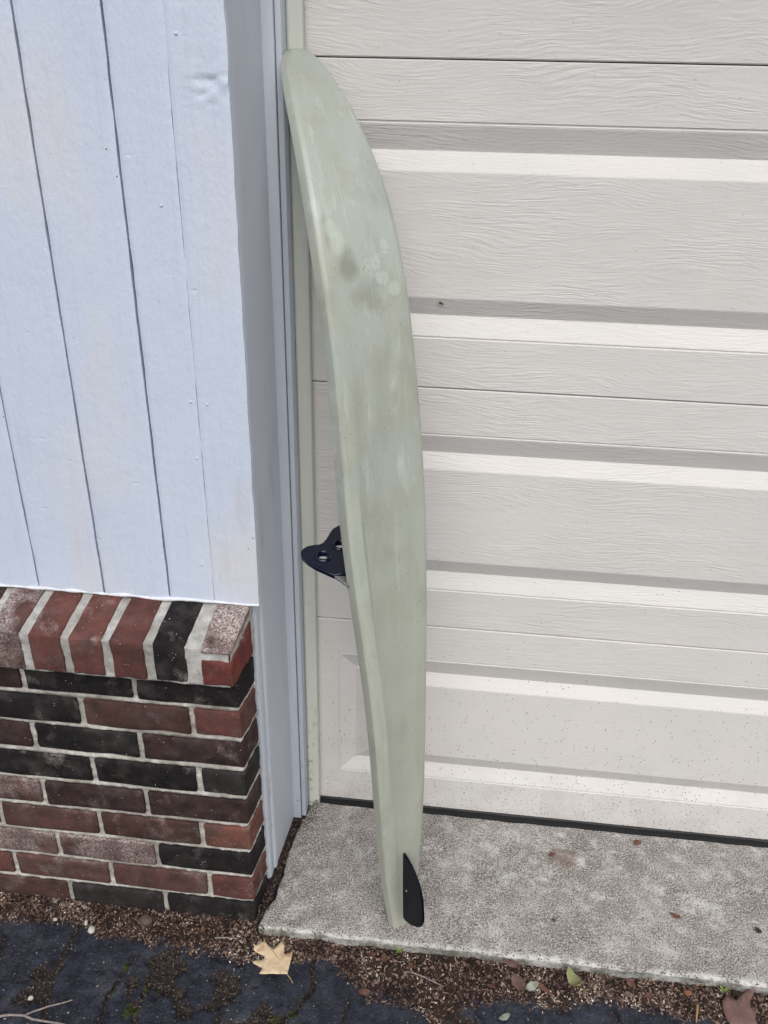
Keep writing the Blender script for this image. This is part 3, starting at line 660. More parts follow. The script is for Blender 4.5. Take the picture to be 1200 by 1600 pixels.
# ------------------------------------------------------------------ painted board siding
SY = -.260
sid = empty('board_siding', (-.4, SY, .73), 'pale blue white vertical board siding above the brick cap, beige stains near its middle', 'siding')
be = [-1.29, -1.167, -1.044, -.921, -.798, -.670, -.547, -.424, -.300, -.177, -.094, -.0125]
for i in range(len(be)-1):
    a, b = be[i], be[i+1]
    painted = i == len(be)-2 or i == len(be)-3
    ga = .0002 if i == len(be)-2 else .0017; gb = .0002 if i == len(be)-3 else (.0 if i == len(be)-2 else .0017)
    fine = a > -.60
    step = .004 if fine else .02
    nx = int((b-a)/step); xs1 = np.linspace(a+ga, b-gb, nx)
    zs1 = np.concatenate([np.arange(.7285, 1.72, .004 if fine else .03), np.linspace(1.75, 2.6, 12)])
    ed = np.minimum(xs1-xs1[0], xs1[-1]-xs1); drop = .0022*np.clip(1-ed/.005, 0, 1)**2
    if i == len(be)-2: drop[:len(drop)//2] *= .5
    if i == len(be)-3: drop[len(drop)//2:] *= .5
    if i == len(be)-2: drop[-3:] = [0, .0004, .0018]
    Xg, Zg = np.meshgrid(xs1, zs1, indexing='ij')
    Yg = SY + drop[:, None] + rnd.uniform(-.0006, .0006) + .0003*vnoise(Xg, Zg*.3, .07, 80+i, 2)+.00016*vnoise(Xg, Zg, .012, 90+i, 3)
    if i == len(be)-2:   # knot scar under the paint
        r_ = np.hypot((Xg+.036)/.030, (Zg-1.560)/.020); Yg -= .0022*np.exp(-r_**2*1.2)*(vnoise(Xg*.35, Zg, .006, 99, 3))*1.6
    Xg = Xg + (.0006*vnoise(Zg, Zg*0, .04, 120+i, 3) if not i == len(be)-2 else np.where(Xg > b-.004, .0009*vnoise(Zg, Zg*0, .03, 130, 3), 0))
    nxx, nzz = Xg.shape; V = np.stack([Xg, Yg, Zg], -1).reshape(-1, 3)
    # rim going back to give each board its thickness
    F = grid_faces(nxx, nzz)
    per = [r*nzz for r in range(nxx)] + [(nxx-1)*nzz+c for c in range(1, nzz)] + [r*nzz+nzz-1 for r in range(nxx-2, -1, -1)] + [c for c in range(nzz-2, 0, -1)]
    rim = V[per].copy(); rim[:, 1] = SY+.0145; off = len(V); V = np.vstack([V, rim]); L = len(per)
    Fr = np.array([(per[q], off+q, off+(q+1) % L, per[(q+1) % L]) for q in range(L)])
    me = fast_mesh('board', V, np.vstack([F, Fr])); me.set_sharp_from_angle(angle=R(45))
    loc(link('board', me, M['siding'], sid))
loc(link('backing', box_mesh('backing', -1.30, -.030, SY+.015, SY+.03, .70, 2.6), M['dark'], sid))
loc(link('header_board', box_mesh('header_board', -.012, 2.62, SY, SY+.022, 2.128, 2.6, .002), M['siding'], sid))  # header and soffit are out of view, added to deepen shade in the recess
loc(link('soffit_board', box_mesh('soffit_board', -.012, 2.62, SY+.023, .03, 2.142, 2.16), M['siding'], sid))
nm = bmesh.new(); bmesh.ops.create_uvsphere(nm, u_segments=10, v_segments=6, radius=.0023)
for v in nm.verts: v.co.y *= .45
nme = bm_to(nm, 'nail_head', 80); nme.materials.append(M['siding'])
for x, z in ((-.0789, 1.6196), (-.1214, 1.405), (-.0773, 1.1071), (-.1043, 1.1098), (-.1021, 1.0124), (-.1102, .8084)):
    o_ = bpy.data.objects.new('nail_head', nme); COL.objects.link(o_); o_.parent = sid; o_.location = (x+.4, -.0005, z-.73)
# caulk bead along the foot of the boards
nx = 320; xs1 = np.linspace(-1.25, -.0125, nx); V = []; seg = 10
for i, x in enumerate(xs1):
    r_ = .0034+.0020*float(vnoise(np.array([x]), np.array([.3]), .03, 140, 4)[0]); zc = .7305+.0016*float(vnoise(np.array([x]), np.array([2.3]), .05, 141, 3)[0])
    for k in range(seg):
        q = 2*math.pi*k/seg; V.append((x, SY+.001+math.cos(q)*r_*1.1, zc+math.sin(q)*r_*.85))
F = [(i*seg+k, i*seg+(k+1) % seg, (i+1)*seg+(k+1) % seg, (i+1)*seg+k) for i in range(nx-1) for k in range(seg)]
loc(link('caulk_bead', mesh('caulk_bead', V, F, smooth=True), M['caulk'], sid))

# ------------------------------------------------------------------ the water ski
T0 = Vector((.274167, -.322428, 0.0035)); aa = Vector((-.01626809, -.02042099, .99965911)); nn = Vector((.55933749, -.82890305, -.00783034)); ww = Vector((.82878038, .55901943, .0249069))
ski = empty('water_ski', (0, 0, 0), 'long pale green water ski leaning upright against the jamb with dark fin at bottom', 'water ski')
ski.matrix_world = Matrix((ww, -nn, aa)).transposed().to_4x4() ; ski.location = T0
ST = [(-.006, .0178, -.0005), (-.003, .0208, -.0005), (.006, .0226, -.0004), (.03, .0246, 0), (.06, .0286, .0004), (.1, .0333, .0011), (.2, .0415, .0031), (.3, .0461, .0061), (.4, .0494, .0107), (.5, .0526, .0174), (.6, .0566, .0268), (.7, .0621, .0393), (.8, .0676, .0536), (.9, .0715, .0681), (1.0, .0723, .0820), (1.1, .0712, .0975), (1.2, .0698, .1179), (1.3, .0687, .1470), (1.4, .0645, .1899), (1.45, .0598, .2198), (1.5, .0525, .2584), (1.53, .0467, .2864), (1.56, .0393, .3173), (1.58, .0325, .3388), (1.595, .0228, .3553), (1.602, .0155, .3632), (1.6055, .0075, .3670)]
sk = np.array([q[0] for q in ST])
def cubic(x, k, v):
    n = len(k); h = np.diff(k); dl = np.diff(v)/h; m = np.zeros(n); m[1:-1] = (dl[:-1]*h[1:]+dl[1:]*h[:-1])/(h[1:]+h[:-1]); m[0] = dl[0]; m[-1] = dl[-1]
    i = np.clip(np.searchsorted(k, x)-1, 0, n-2); t = (x-k[i])/h[i]
    return (2*t**3-3*t**2+1)*v[i]+(t**3-2*t**2+t)*h[i]*m[i]+(-2*t**3+3*t**2)*v[i+1]+(t**3-t**2)*h[i]*m[i+1]
ss = np.concatenate([[-.006, -.005, -.003, .001, .008, .012, .02], np.arange(.03, 1.56, .015), np.arange(1.56, 1.604, .004), [1.604, 1.6055]])
hw = cubic(ss, sk, np.array([q[1] for q in ST])); rk = cubic(ss, sk, np.array([q[2] for q in ST]))
def section(s, h, r):
    th = np.interp(s, [0, .05, .4, 1.0, 1.35, 1.55, 1.6055], [.018, .020, .025, .028, .026, .022, .018])
    tn = np.interp(s, [0, .05, .3, .9, 1.15, 1.3], [.0, .0015, .0055, .0075, .0030, 0.])    # tunnel depth
    ch = min(.0065, h*.42); bv = np.interp(s, [0, .05, .6, 1.5], [.002, .0028, .0036, .0036])
    i1 = min(.0235, h*.55); i2 = min(.031, h*.70); fl = .0048
    pts = [(-h, bv+.0006), (-h+ch*.12, bv-.0004), (-h+ch, .0002), (-h+ch+.0015, 0), (-h+i1, 0), (-h+i2, tn*.8), (-(h-i2)*.5, tn), (0, tn), ((h-i2)*.5, tn), (h-i2, tn*.8), (h-i1, 0), (h-ch-.0015, 0), (h-ch, .0002), (h-ch*.12, bv-.0004), (h, bv+.0006),
           (h+fl, th-.005), (h+fl-.0015, th-.0015), (h*.93-.002, th), (0, th+.0015), (-h*.93+.002, th), (-h-fl+.0015, th-.0015), (-h-fl, th-.005)]
    return [(x, y+r, s) for x, y in pts]
V = []; F = []
for s_, h_, r_ in zip(ss, hw, rk): V += section(float(s_), float(h_), float(r_))
n_ = 22
for i in range(len(ss)-1):
    for k in range(n_): F.append((i*n_+k, i*n_+(k+1) % n_, (i+1)*n_+(k+1) % n_, (i+1)*n_+k))
F.append(tuple(range(n_))[::-1]); F.append(tuple((len(ss)-1)*n_+k for k in range(n_)))
me = mesh('ski_body', V, F); bm = bmesh.new(); bm.from_mesh(me); bmesh.ops.recalc_face_normals(bm, faces=bm.faces); bm.to_mesh(me); bm.free()
me.polygons.foreach_set('use_smooth', [True]*len(me.polygons)); me.set_sharp_from_angle(angle=R(32))
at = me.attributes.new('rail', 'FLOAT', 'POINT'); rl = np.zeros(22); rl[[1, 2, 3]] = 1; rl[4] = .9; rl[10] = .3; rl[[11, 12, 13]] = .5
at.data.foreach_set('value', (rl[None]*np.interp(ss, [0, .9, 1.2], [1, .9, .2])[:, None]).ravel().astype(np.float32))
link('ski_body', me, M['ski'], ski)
# fin
fo = [(.2085, .0030), (.2080, .0120), (.2050, .0253), (.1985, .0415), (.1870, .0548), (.1752, .0638), (.1519, .0716), (.1247, .0758), (.108, .0772), (.098, .0768), (.0889, .0740), (.0780, .0700), (.0685, .0645), (.0528, .0510), (.0334, .0306), (.0189, .0080), (.0189, -.006), (.2085, -.006)]
bm = bmesh.new(); FW = .0031; FT = .0024
v0 = [bm.verts.new((FW-FT, -n, s)) for s, n in fo]; v1 = [bm.verts.new((FW+FT, -n, s)) for s, n in fo]
f0 = bm.faces.new(v0); f1 = bm.faces.new(v1[::-1])
for i in range(len(fo)): bm.faces.new((v0[i], v1[i], v1[(i+1) % len(fo)], v0[(i+1) % len(fo)]))
bmesh.ops.recalc_face_normals(bm, faces=bm.faces)
bmesh.ops.bevel(bm, geom=list(f0.edges)+list(f1.edges), offset=.0013, segments=2, affect='EDGES')
fin = link('fin', bm_to(bm, 'fin', 40), M['fin'], ski)
bm = bmesh.new(); bmesh.ops.create_cone(bm, cap_ends=True, segments=12, radius1=.0022, radius2=.0018, depth=.0016)
for v in bm.verts: v.co = Vector((FW-FT-.0006, -.012, .118))+Vector((v.co.z, v.co.x, v.co.y))
link('white_chip', bm_to(bm, 'white_chip', 40), M['stone'], fin)  # small pale disc standing in for a white chip on the fin
# binding: heel cup whose two lobes carry pull holes, seen past the left edge of the ski
bind = [(-.0187, .2115, 0), (-.0267, .2146, 0), (-.0387, .2105, 0), (-.0497, .2003, 0), (-.0605, .1895, 0), (-.0707, .1812, 0), (-.0801, .1793, 0), (-.0911, .1817, 0), (-.1003, .1826, 0), (-.1088, .1795, 0), (-.1145, .1750, 0), (-.1179, .1695, 0), (-.1198, .1635, 0), (-.1197, .1569, 0), (-.1169, .1443, 0), (-.1111, .1307, 0), (-.1044, .1194, 0), (-.097, .1085, 0), (-.089, .0965, 0), (-.0600, .0940, 0), (-.02, .096, 0), (.012, .115, 0), (.020, .150, 0), (.014, .185, 0), (-.003, .205, 0)]
holes = [(-.0864, .1464, .0096), (-.0473, .1628, .0092)]
def bz_(y): return .8366+(y-.0989)*.1763
bm = bmesh.new(); loops = [[bm.verts.new((x, y, bz_(y))) for x, y, z in bind]]
for hx, hy, hr in holes: loops.append([bm.verts.new((hx+hr*math.cos(2*math.pi*k/20), hy+hr*math.sin(2*math.pi*k/20), bz_(hy+hr*math.sin(2*math.pi*k/20)))) for k in range(20)])
ed = []
for L in loops: ed += [bm.edges.new((L[i], L[(i+1) % len(L)])) for i in range(len(L))]
bmesh.ops.triangle_fill(bm, use_beauty=True, use_dissolve=False, edges=ed)
res = bmesh.ops.extrude_face_region(bm, geom=list(bm.faces))
for e in res['geom']:
    if isinstance(e, bmesh.types.BMVert): e.co.z -= .0075
bmesh.ops.recalc_face_normals(bm, faces=bm.faces)
be_ = [e for e in bm.edges if len(e.link_faces) == 2 and e.calc_face_angle(0) > .8 and abs(e.verts[0].co.z-bz_(e.verts[0].co.y)) < .001 and abs(e.verts[1].co.z-bz_(e.verts[1].co.y)) < .001]
bmesh.ops.bevel(bm, geom=be_, offset=.0020, segments=3, affect='EDGES')
cup = link('heel_cup', bm_to(bm, 'heel_cup', 45), M['navy'], ski)
for hx, hy, hr in holes:
    V = []; F = []; nu, nv = 24, 8
    for i in range(nu):
        q = 2*math.pi*i/nu
        for k in range(nv):
            p_ = 2*math.pi*k/nv; rr = hr+.0028+.0034*math.cos(p_); y = hy+rr*math.sin(q); V.append((hx+rr*math.cos(q), y, bz_(y)-.0002+.0036*math.sin(p_)))
    for i in range(nu):
        for k in range(nv): F.append((i*nv+k, ((i+1) % nu)*nv+k, ((i+1) % nu)*nv+(k+1) % nv, i*nv+(k+1) % nv))
    link('eyelet', mesh('eyelet', V, F, smooth=True), M['navy'], cup)
# curved grey side wall of the boot, below the cup, running back to the ski deck
V = []; F = []; nu, nv = 9, 5
for i in range(nu):
    t = i/(nu-1); x = -.0915+.062*t; y = .1045-.030*t*t+.004*math.sin(t*3)
    for k in range(nv):
        s_ = k/(nv-1); V.append((x+.012*s_, (y*(1-s_)+.074*s_), (bz_(y)-.004)-(.006+.055*t)*s_))
for i in range(nu-1):
    for k in range(nv-1): F.append((i*nv+k, (i+1)*nv+k, (i+1)*nv+k+1, i*nv+k+1))
plate = link('boot_side', mesh('boot_side', V, F, smooth=True), M['grey'], ski)
md = plate.modifiers.new('thick', 'SOLIDIFY'); md.thickness = .004; md.offset = 0
# binding plate and toe strap on the deck behind (top side faces the door)
def deck(s): return float(cubic(np.array([s]), sk, np.array([q[2] for q in ST]))[0])+.0275
V = []; F = []; zz_ = np.linspace(.62, 1.08, 14)
for z in zz_:
    y = deck(z); V += [(-.045, y, z), (.045, y, z), (.045, y+.004, z), (-.045, y+.004, z)]
for i in range(len(zz_)-1):
    for k in range(4): F.append((i*4+k, (i+1)*4+k, (i+1)*4+(k+1) % 4, i*4+(k+1) % 4))
F += [(3, 2, 1, 0), tuple(len(V)-4+k for k in range(4))]
link('binding_plate', mesh('binding_plate', V, F, angle=30), M['grey'], ski)
V = []; F = []
for i in range(13):
    q = math.pi*i/12
    for z in (.96, 1.02): V.append((-.043*math.cos(q), deck(z)+.004+.052*math.sin(q), z))
for i in range(12): F.append((2*i, 2*i+2, 2*i+3, 2*i+1))
st_ = link('toe_strap', mesh('toe_strap', V, F, smooth=True), M['navy'], ski); md = st_.modifiers.new('thick', 'SOLIDIFY'); md.thickness = .005
# front of the boot behind the cup
V = []; F = []
for i in range(13):
    q = math.pi*i/12
    for z, k in ((.785, 1.), (.836, .95)): V.append((-.005-.050*k*math.cos(q), deck(z)+.003+.085*k*math.sin(q), z))
for i in range(12): F.append((2*i, 2*i+2, 2*i+3, 2*i+1))
st_ = link('boot_wall', mesh('boot_wall', V, F, smooth=True), M['navy'], ski); md = st_.modifiers.new('thick', 'SOLIDIFY'); md.thickness = .005

# ------------------------------------------------------------------ litter along the wall and the slab
lit = [(-.80, -.398), (-.5775, -.396), (-.5092, -.3905), (-.4444, -.3777), (-.3983, -.3857), (-.3486, -.4035), (-.2625, -.4118), (-.1955, -.4077), (-.1509, -.4194), (-.0561, -.4218), (-.0157, -.4237), (.0344, -.4105), (.1122, -.4008), (.1397, -.4072), (.1703, -.4349), (.2136, -.4692), (.2527, -.4798), (.3024, -.4762), (.3343, -.4862), (.3500, -.5124), (.3960, -.5076), (.4017, -.4716), (.4511, -.4489), (.5012, -.4363), (.5385, -.4394), (.5876, -.4448), (.6255, -.4338), (.6764, -.4198), (.724, -.4318), (.7739, -.4257), (.8212, -.4324), (.8708, -.4263), (.9049, -.4346), (.9906, -.4265), (1.30, -.43)]
lx = np.array([q[0] for q in lit]); ly = np.array([q[1] for q in lit])
def lit_lo(x): return np.interp(x, lx, ly) + .006*vnoise(x, x*0+5., .03, 150, 3)
def lit_hi(x): return np.where(x < -.03, -.334, -.362)
rs = np.random.RandomState(5)
xs1 = np.arange(-.80, 1.30, .004); tv = np.linspace(0, 1, 30)
Xg, Tg = np.meshgrid(xs1, tv, indexing='ij'); lo = lit_lo(xs1)[:, None]; hi = lit_hi(xs1)[:, None]; Yg = lo+(hi-lo)*Tg
Zb = ground_z(Xg, Yg)*0+GZ+.0095*np.clip(Tg*2.2, 0, 1)**.7-.004+.0022*vnoise(Xg, Yg, .012, 151, 3)+.002*vnoise(Xg, Yg, .05, 152, 2)
V = [np.stack([Xg, Yg, Zb], -1).reshape(-1, 3)]; F = [grid_faces(len(xs1), len(tv))]; tint = [np.clip(.08+.12*vnoise(Xg, Yg, .01, 153, 2), 0, .5).ravel()]
def base_z(x, y):
    l = lit_lo(x); h = lit_hi(x); t = np.clip((y-l)/(h-l), 0, 1)
    return np.where(y < l, ground_z(x, y), np.maximum(ground_z(x, y), GZ+.0095*np.clip(t*2.2, 0, 1)**.7-.004+.0022*vnoise(x, y, .012, 151, 3)+.002*vnoise(x, y, .05, 152, 2)))
def flakes(x, y, z, ln, wd, tn, tilt=.35):
    """bent two-quad shreds"""
    n = len(x); a = rs.rand(n)*2*np.pi; b = rs.normal(0, tilt, n); r_ = rs.normal(0, .5, n); bend = rs.normal(0, .25, n)*ln
    dx = np.stack([np.cos(a)*np.cos(b), np.sin(a)*np.cos(b), np.sin(b)], 1); sx = np.stack([-np.sin(a)*np.cos(r_), np.cos(a)*np.cos(r_), np.sin(r_)], 1)
    c = np.stack([x, y, z+np.abs(np.sin(b))*ln*.45+.0006], 1); up = np.array([[0, 0, 1.]])
    v = np.zeros((n, 6, 3))
    for k, (t, s_, w_) in enumerate(((-.5, -1, .5), (-.5, 1, .4), (0, -1, 1), (0, 1, 1), (.5, -1, .45), (.5, 1, .35))):
        v[:, k] = c+dx*(t*ln)[:, None]+sx*(s_*w_*wd*.5)[:, None]+up*((.25-t*t)*bend)[:, None]
    off = sum(len(q) for q in V); i = off+np.arange(n)*6
    f = np.concatenate([np.stack([i, i+1, i+3, i+2], 1), np.stack([i+2, i+3, i+5, i+4], 1)])
    V.append(v.reshape(-1, 3)); F.append(f); tint.append(np.repeat(tn, 6))
def strew(n, lmin, lmax, wmin, wmax, tlo, thi, spread=.012):
    x = rs.uniform(-.80, 1.28, n); t = rs.rand(n); lo_ = lit_lo(x)-spread*rs.rand(n)**3; hi_ = lit_hi(x)
    y = lo_+(hi_-lo_)*t; tn = np.clip(rs.uniform(tlo, thi, n)+.22*vnoise(x, y, .035, 154, 3), 0, 1)
    flakes(x, y, base_z(x, y)+.002*rs.rand(n), rs.uniform(lmin, lmax, n), rs.uniform(wmin, wmax, n), tn)
strew(8000, .003, .008, .0012, .0032, .0, .85)
strew(2000, .007, .016, .0008, .0017, .15, .85)
strew(3200, .004, .010, .003, .0062, .0, .8)
strew(1500, .0025, .005, .0016, .0032, .82, 1.)
# debris packed in the slot between brick, jamb and slab
n = 1100; y = rs.uniform(-.37, -.03, n); x = np.where(y < -.25, rs.uniform(-.034, -.012, n), np.interp(y, [-.25, -.07], [-.018, -.004])+rs.normal(0, .006, n))
flakes(x, y, np.full(n, -.010)+rs.uniform(-.004, .012, n)*(x < .0), rs.uniform(.003, .008, n), rs.uniform(.001, .003, n), rs.uniform(.0, .6, n))
n = 420; x = rs.normal(.012, .016, n); y = rs.normal(-.055, .028, n)
flakes(x, y, np.full(n, .0006), rs.uniform(.002, .006, n), rs.uniform(.001, .0025, n), rs.uniform(0, .5, n), .15)
# thin scatter on the asphalt, in its cracks, and on the slab
n = 2600; x = rs.uniform(-.75, 1.25, n); y = rs.uniform(-.66, -.40, n)
keep = (rs.rand(n) < .16) | (dirt[np.clip(np.searchsorted(gx, x), 0, len(gx)-1), np.clip(np.searchsorted(gy, y), 0, len(gy)-1)] > .4); x, y = x[keep], y[keep]
flakes(x, y, ground_z(x, y), rs.uniform(.002, .006, len(x)), rs.uniform(.0007, .0022, len(x)), rs.uniform(.15, .95, len(x)), .2)
n = 330; x = rs.uniform(.0, 1.2, n); y = rs.uniform(-.36, -.02, n)
flakes(x, y, np.full(n, .0008), rs.uniform(.001, .0035, n), rs.uniform(.0008, .002, n), rs.uniform(0, .4, n), .1)
n = 260; x = rs.uniform(.0, 1.2, n); y = -.366+.022*rs.rand(n)**2
flakes(x, y, np.full(n, .0006), rs.uniform(.002, .006, n), rs.uniform(.0008, .0025, n), rs.uniform(0, .7, n), .15)
n = 260; x = rs.uniform(.03, 1.2, n); y = -.004-.012*rs.rand(n)
flakes(x, y, np.full(n, .0075), rs.uniform(.001, .0035, n), rs.uniform(.0008, .002, n), rs.uniform(0, .35, n), .2)
VV = np.vstack(V); me = fast_mesh('leaf_litter', VV, np.vstack(F), smooth=False)
at = me.attributes.new('tint', 'FLOAT', 'POINT'); at.data.foreach_set('value', np.concatenate(tint).astype(np.float32))
lo_ = link('leaf_litter', me, M['litter']); tag(lo_, 'brown shredded leaf litter banked along the slab edge and brick foot', 'leaf litter', kind='stuff')
# pale grit scattered over asphalt and litter
ico = bmesh.new(); bmesh.ops.create_icosphere(ico, subdivisions=1, radius=1); iv = np.array([v.co[:] for v in ico.verts]); fi = np.array([[v.index for v in f.verts] for f in ico.faces]); ico.free()
n = 1100; gxs = rs.uniform(-.75, 1.25, n); gys = rs.uniform(-.66, -.37, n)
sz = .0005+.0013*rs.rand(n)**5; sz[:60] *= 1.8
jit = 1+.35*rs.normal(size=(n, len(iv), 1))*.5
P = iv[None]*jit*sz[:, None, None]*np.array([1, 1, .7])+np.stack([gxs, gys, base_z(gxs, gys)+sz*.3+np.where(gys > lit_lo(gxs), .002, 0)], 1)[:, None]
M['grit'] = mat_simple('grit', srgb(168, 160, 152), .8, .2, 900, .001, .25)
me = fast_mesh('grit', P.reshape(-1, 3), (fi[None]+(np.arange(n)*len(iv))[:, None, None]).reshape(-1, 3), smooth=False)
tag(link('grit', me, M['grit']), 'pale grit scattered over the dark asphalt', 'grit', kind='stuff')
# dark grit in the broken patches
n = 900; k_ = np.argwhere((dirt > .45) & (near > .5) & (Y > -.66)); k_ = k_[rs.randint(0, len(k_), n)]
gxs = gx[k_[:, 0]]+rs.normal(0, .002, n); gys = gy[k_[:, 1]]+rs.normal(0, .002, n); sz = .0008+.0018*rs.rand(n)**2
P = iv[None]*(1+.2*rs.normal(size=(n, len(iv), 1)))*sz[:, None, None]+np.stack([gxs, gys, ground_z(gxs, gys)+sz*.4], 1)[:, None]
me = fast_mesh('gravel', P.reshape(-1, 3), (fi[None]+(np.arange(n)*len(iv))[:, None, None]).reshape(-1, 3), smooth=False)
tag(link('gravel', me, M['brownstone']), 'dark loose gravel in the broken asphalt cracks', 'gravel', kind='stuff')

# ------------------------------------------------------------------ leaves, twigs, pebbles lying about
def leaf_outline(name, pts, z, mat, label, curl=.008, seed=0, stem=None, veins=None):
    cx = sum(p[0] for p in pts)/len(pts); cy = sum(p[1] for p in pts)/len(pts)
    bm = bmesh.new(); vs = [bm.verts.new((x-cx, y-cy, 0)) for x, y in pts]; es = [bm.edges.new((vs[i], vs[(i+1) % len(vs)])) for i in range(len(vs))]
    bmesh.ops.triangle_fill(bm, use_beauty=True, edges=es)
    for _ in range(2): bmesh.ops.subdivide_edges(bm, edges=[e for e in bm.edges if e.calc_length() > .007], cuts=1)
    bmesh.ops.triangulate(bm, faces=bm.faces)
    r_ = max(math.hypot(v.co.x, v.co.y) for v in bm.verts)
    co = np.array([v.co[:] for v in bm.verts]); nz = vnoise(co[:, 0]+seed, co[:, 1], .03, 160+seed, 3)
    for v, q in zip(bm.verts, nz): v.co.z = curl*(math.hypot(v.co.x, v.co.y)/r_)**2+.0025*float(q)
    bmesh.ops.recalc_face_normals(bm, faces=bm.faces)
    o = link(name, bm_to(bm, name, 80), mat); o.location = (cx, cy, z); tag(o, label, 'leaf')
    md = o.modifiers.new('thick', 'SOLIDIFY'); md.thickness = .0005
    for st in (stem or []):
        link('stem' if len(st[1]) < 1 else st[1], tube_mesh('stem', [(x-cx, y-cy, zz_) for x, y, zz_ in st[0]], st[2], 6), M['stick'], o)
    return o
oak = [(-.0302, -.3906), (-.0231, -.3947), (-.0155, -.3887), (-.0071, -.3815), (.0029, -.3911), (.0159, -.3978), (.024, -.3849), (.0282, -.3764), (.036, -.3888), (.0388, -.4063), (.0482, -.4034), (.0549, -.399), (.0565, -.4111), (.0556, -.4304), (.0558, -.4508), (.0342, -.4518), (.0195, -.4512), (-.0011, -.4538), (.0022, -.4404), (-.0174, -.4343), (-.0207, -.4305), (-.0115, -.4224), (-.0001, -.4245), (.0009, -.4146), (-.0117, -.4108), (-.025, -.4043), (-.0249, -.3982)]
leaf_outline('oak_leaf', oak, -.0185, mat_leaf('tan_leaf', srgb(214, 194, 164), srgb(196, 172, 138), .9), 'large pale tan lobed leaf with brown spots lying on litter and asphalt', .006, 3,
             [([(.0556, -.4500, .004), (.063, -.457, .0035), (.0693, -.4641, .001)], 'stem', [.0011, .0009, .0007]), ([(.0545, -.449, .0035), (.038, -.425, .0016), (.010, -.398, .0030)], 'midrib', [.0009, .0007, .0004])])
maple = [(.9064, -.406), (.9177, -.3885), (.9356, -.396), (.948, -.3832), (.9679, -.366), (.9945, -.3534), (.9746, -.375), (.9613, -.3961), (.9597, -.4074), (.9684, -.4142), (.9609, -.4307), (.9624, -.4412), (.9372, -.4474), (.9109, -.446), (.9064, -.4343), (.9049, -.422)]
leaf_outline('maple_leaf', maple, -.013, mat_leaf('mauve_leaf', srgb(122, 94, 88), srgb(98, 76, 72)), 'dull reddish mauve leaf with a long pointed lobe against the slab edge at right', .004, 5)
def small_leaf(name, x, y, z, L, Wd, ang, mat, label, curl=.004, tilt=(0, 0), cat='leaf'):
    V = []; F = []; n = 9
    for i in range(n):
        t = i/(n-1); h = Wd*.5*math.sin(math.pi*min(1, t*.96+.03))**.8*(1+.12*math.sin(i*2.1+x*90)); xx = (t-.5)*L
        zc = curl*1.5*(2*t-1)**2
        V += [(xx, -h, zc+curl*1.3+.0008*math.sin(i+y*70)), (xx, 0, zc), (xx, h, zc+curl*.6+.0008*math.cos(i*1.3+x*50))]
    for i in range(n-1): F += [(3*i, 3*i+3, 3*i+4, 3*i+1), (3*i+1, 3*i+4, 3*i+5, 3*i+2)]
    o = link(name, mesh(name, V, F, smooth=True), mat); o.location = (x, y, z); o.rotation_euler = (tilt[0], tilt[1], ang); tag(o, label, cat)
    md = o.modifiers.new('thick', 'SOLIDIFY'); md.thickness = .0006; return o
brown = mat_leaf('brown_leaf', srgb(104, 72, 58), srgb(76, 52, 44)); redl = mat_leaf('rust_leaf', srgb(112, 78, 66), srgb(84, 58, 52)); mauve = mat_leaf('mauve_brown_leaf', srgb(104, 80, 74), srgb(80, 60, 56))
green = mat_leaf('olive_leaf', srgb(142, 144, 104), srgb(114, 118, 80)); pale = mat_leaf('grey_white_leaf', srgb(158, 162, 150), srgb(126, 128, 116)); darkl = mat_leaf('dark_leaf', srgb(62, 48, 44), srgb(48, 38, 36))
small_leaf('green_leaf', .621, -.396, -.016, .040, .021, 2.15, green, 'small olive green leaf on the litter right of the ski', .009, (.1, .1))
small_leaf('pale_leaf', .5385, -.413, -.016, .026, .016, .5, pale, 'small curled grey white leaf on the brown litter', .006, (.5, -.2))
small_leaf('rust_leaf', .560, -.414, -.015, .042, .011, -.65, redl, 'narrow rust brown leaf beside the small pale curled leaf', .003, (.3, 0))
small_leaf('mauve_leaf', .513, -.412, -.015, .036, .026, -.8, mauve, 'broad dull purple brown leaf left of the pale curled leaf', .004, (.1, .1))
small_leaf('brown_leaf', .502, -.372, -.013, .036, .014, -.3, mauve, 'dark folded brown leaf tucked against the slab riser', .004, (.5, 0))
small_leaf('leaf_fragment', .485, -.477, -.026, .024, .013, .6, pale, 'pale leaf scrap on asphalt below the litter edge', .003)
small_leaf('leaf_fragment', .7975, -.042, .0015, .021, .012, .55, redl, 'upright brown leaf scrap on the slab just below the door seal', .003, (.5, .1))
small_leaf('leaf_fragment', .8493, -.2297, .0015, .025, .0085, -.42, redl, 'narrow red brown leaf scrap lying mid slab', .002, (.3, 0))
small_leaf('leaf_fragment', 1.0168, -.2445, .0015, .015, .011, -.9, darkl, 'dark leaf scrap on the slab near the right edge', .002, (.2, 0))
small_leaf('leaf_fragment', .5901, -.2720, .001, .009, .008, .2, redl, 'tiny rust leaf scrap in the middle of the slab', .001)
small_leaf('leaf_fragment', .5976, -.1015, .001, .014, .010, .5, redl, 'small brown scrap beside the faint leaf stain on the slab', .001)
small_leaf('leaf_fragment', .735, -.385, -.014, .022, .012, -.6, redl, 'short reddish scrap in litter right of the green leaf', .004, (.4, .2))
small_leaf('leaf_fragment', .842, -.392, -.014, .017, .011, .3, mat_leaf('orange_leaf', srgb(146, 98, 74), srgb(112, 76, 60)), 'small orange brown scrap in litter near the tan stick', .003, (.3, .2))
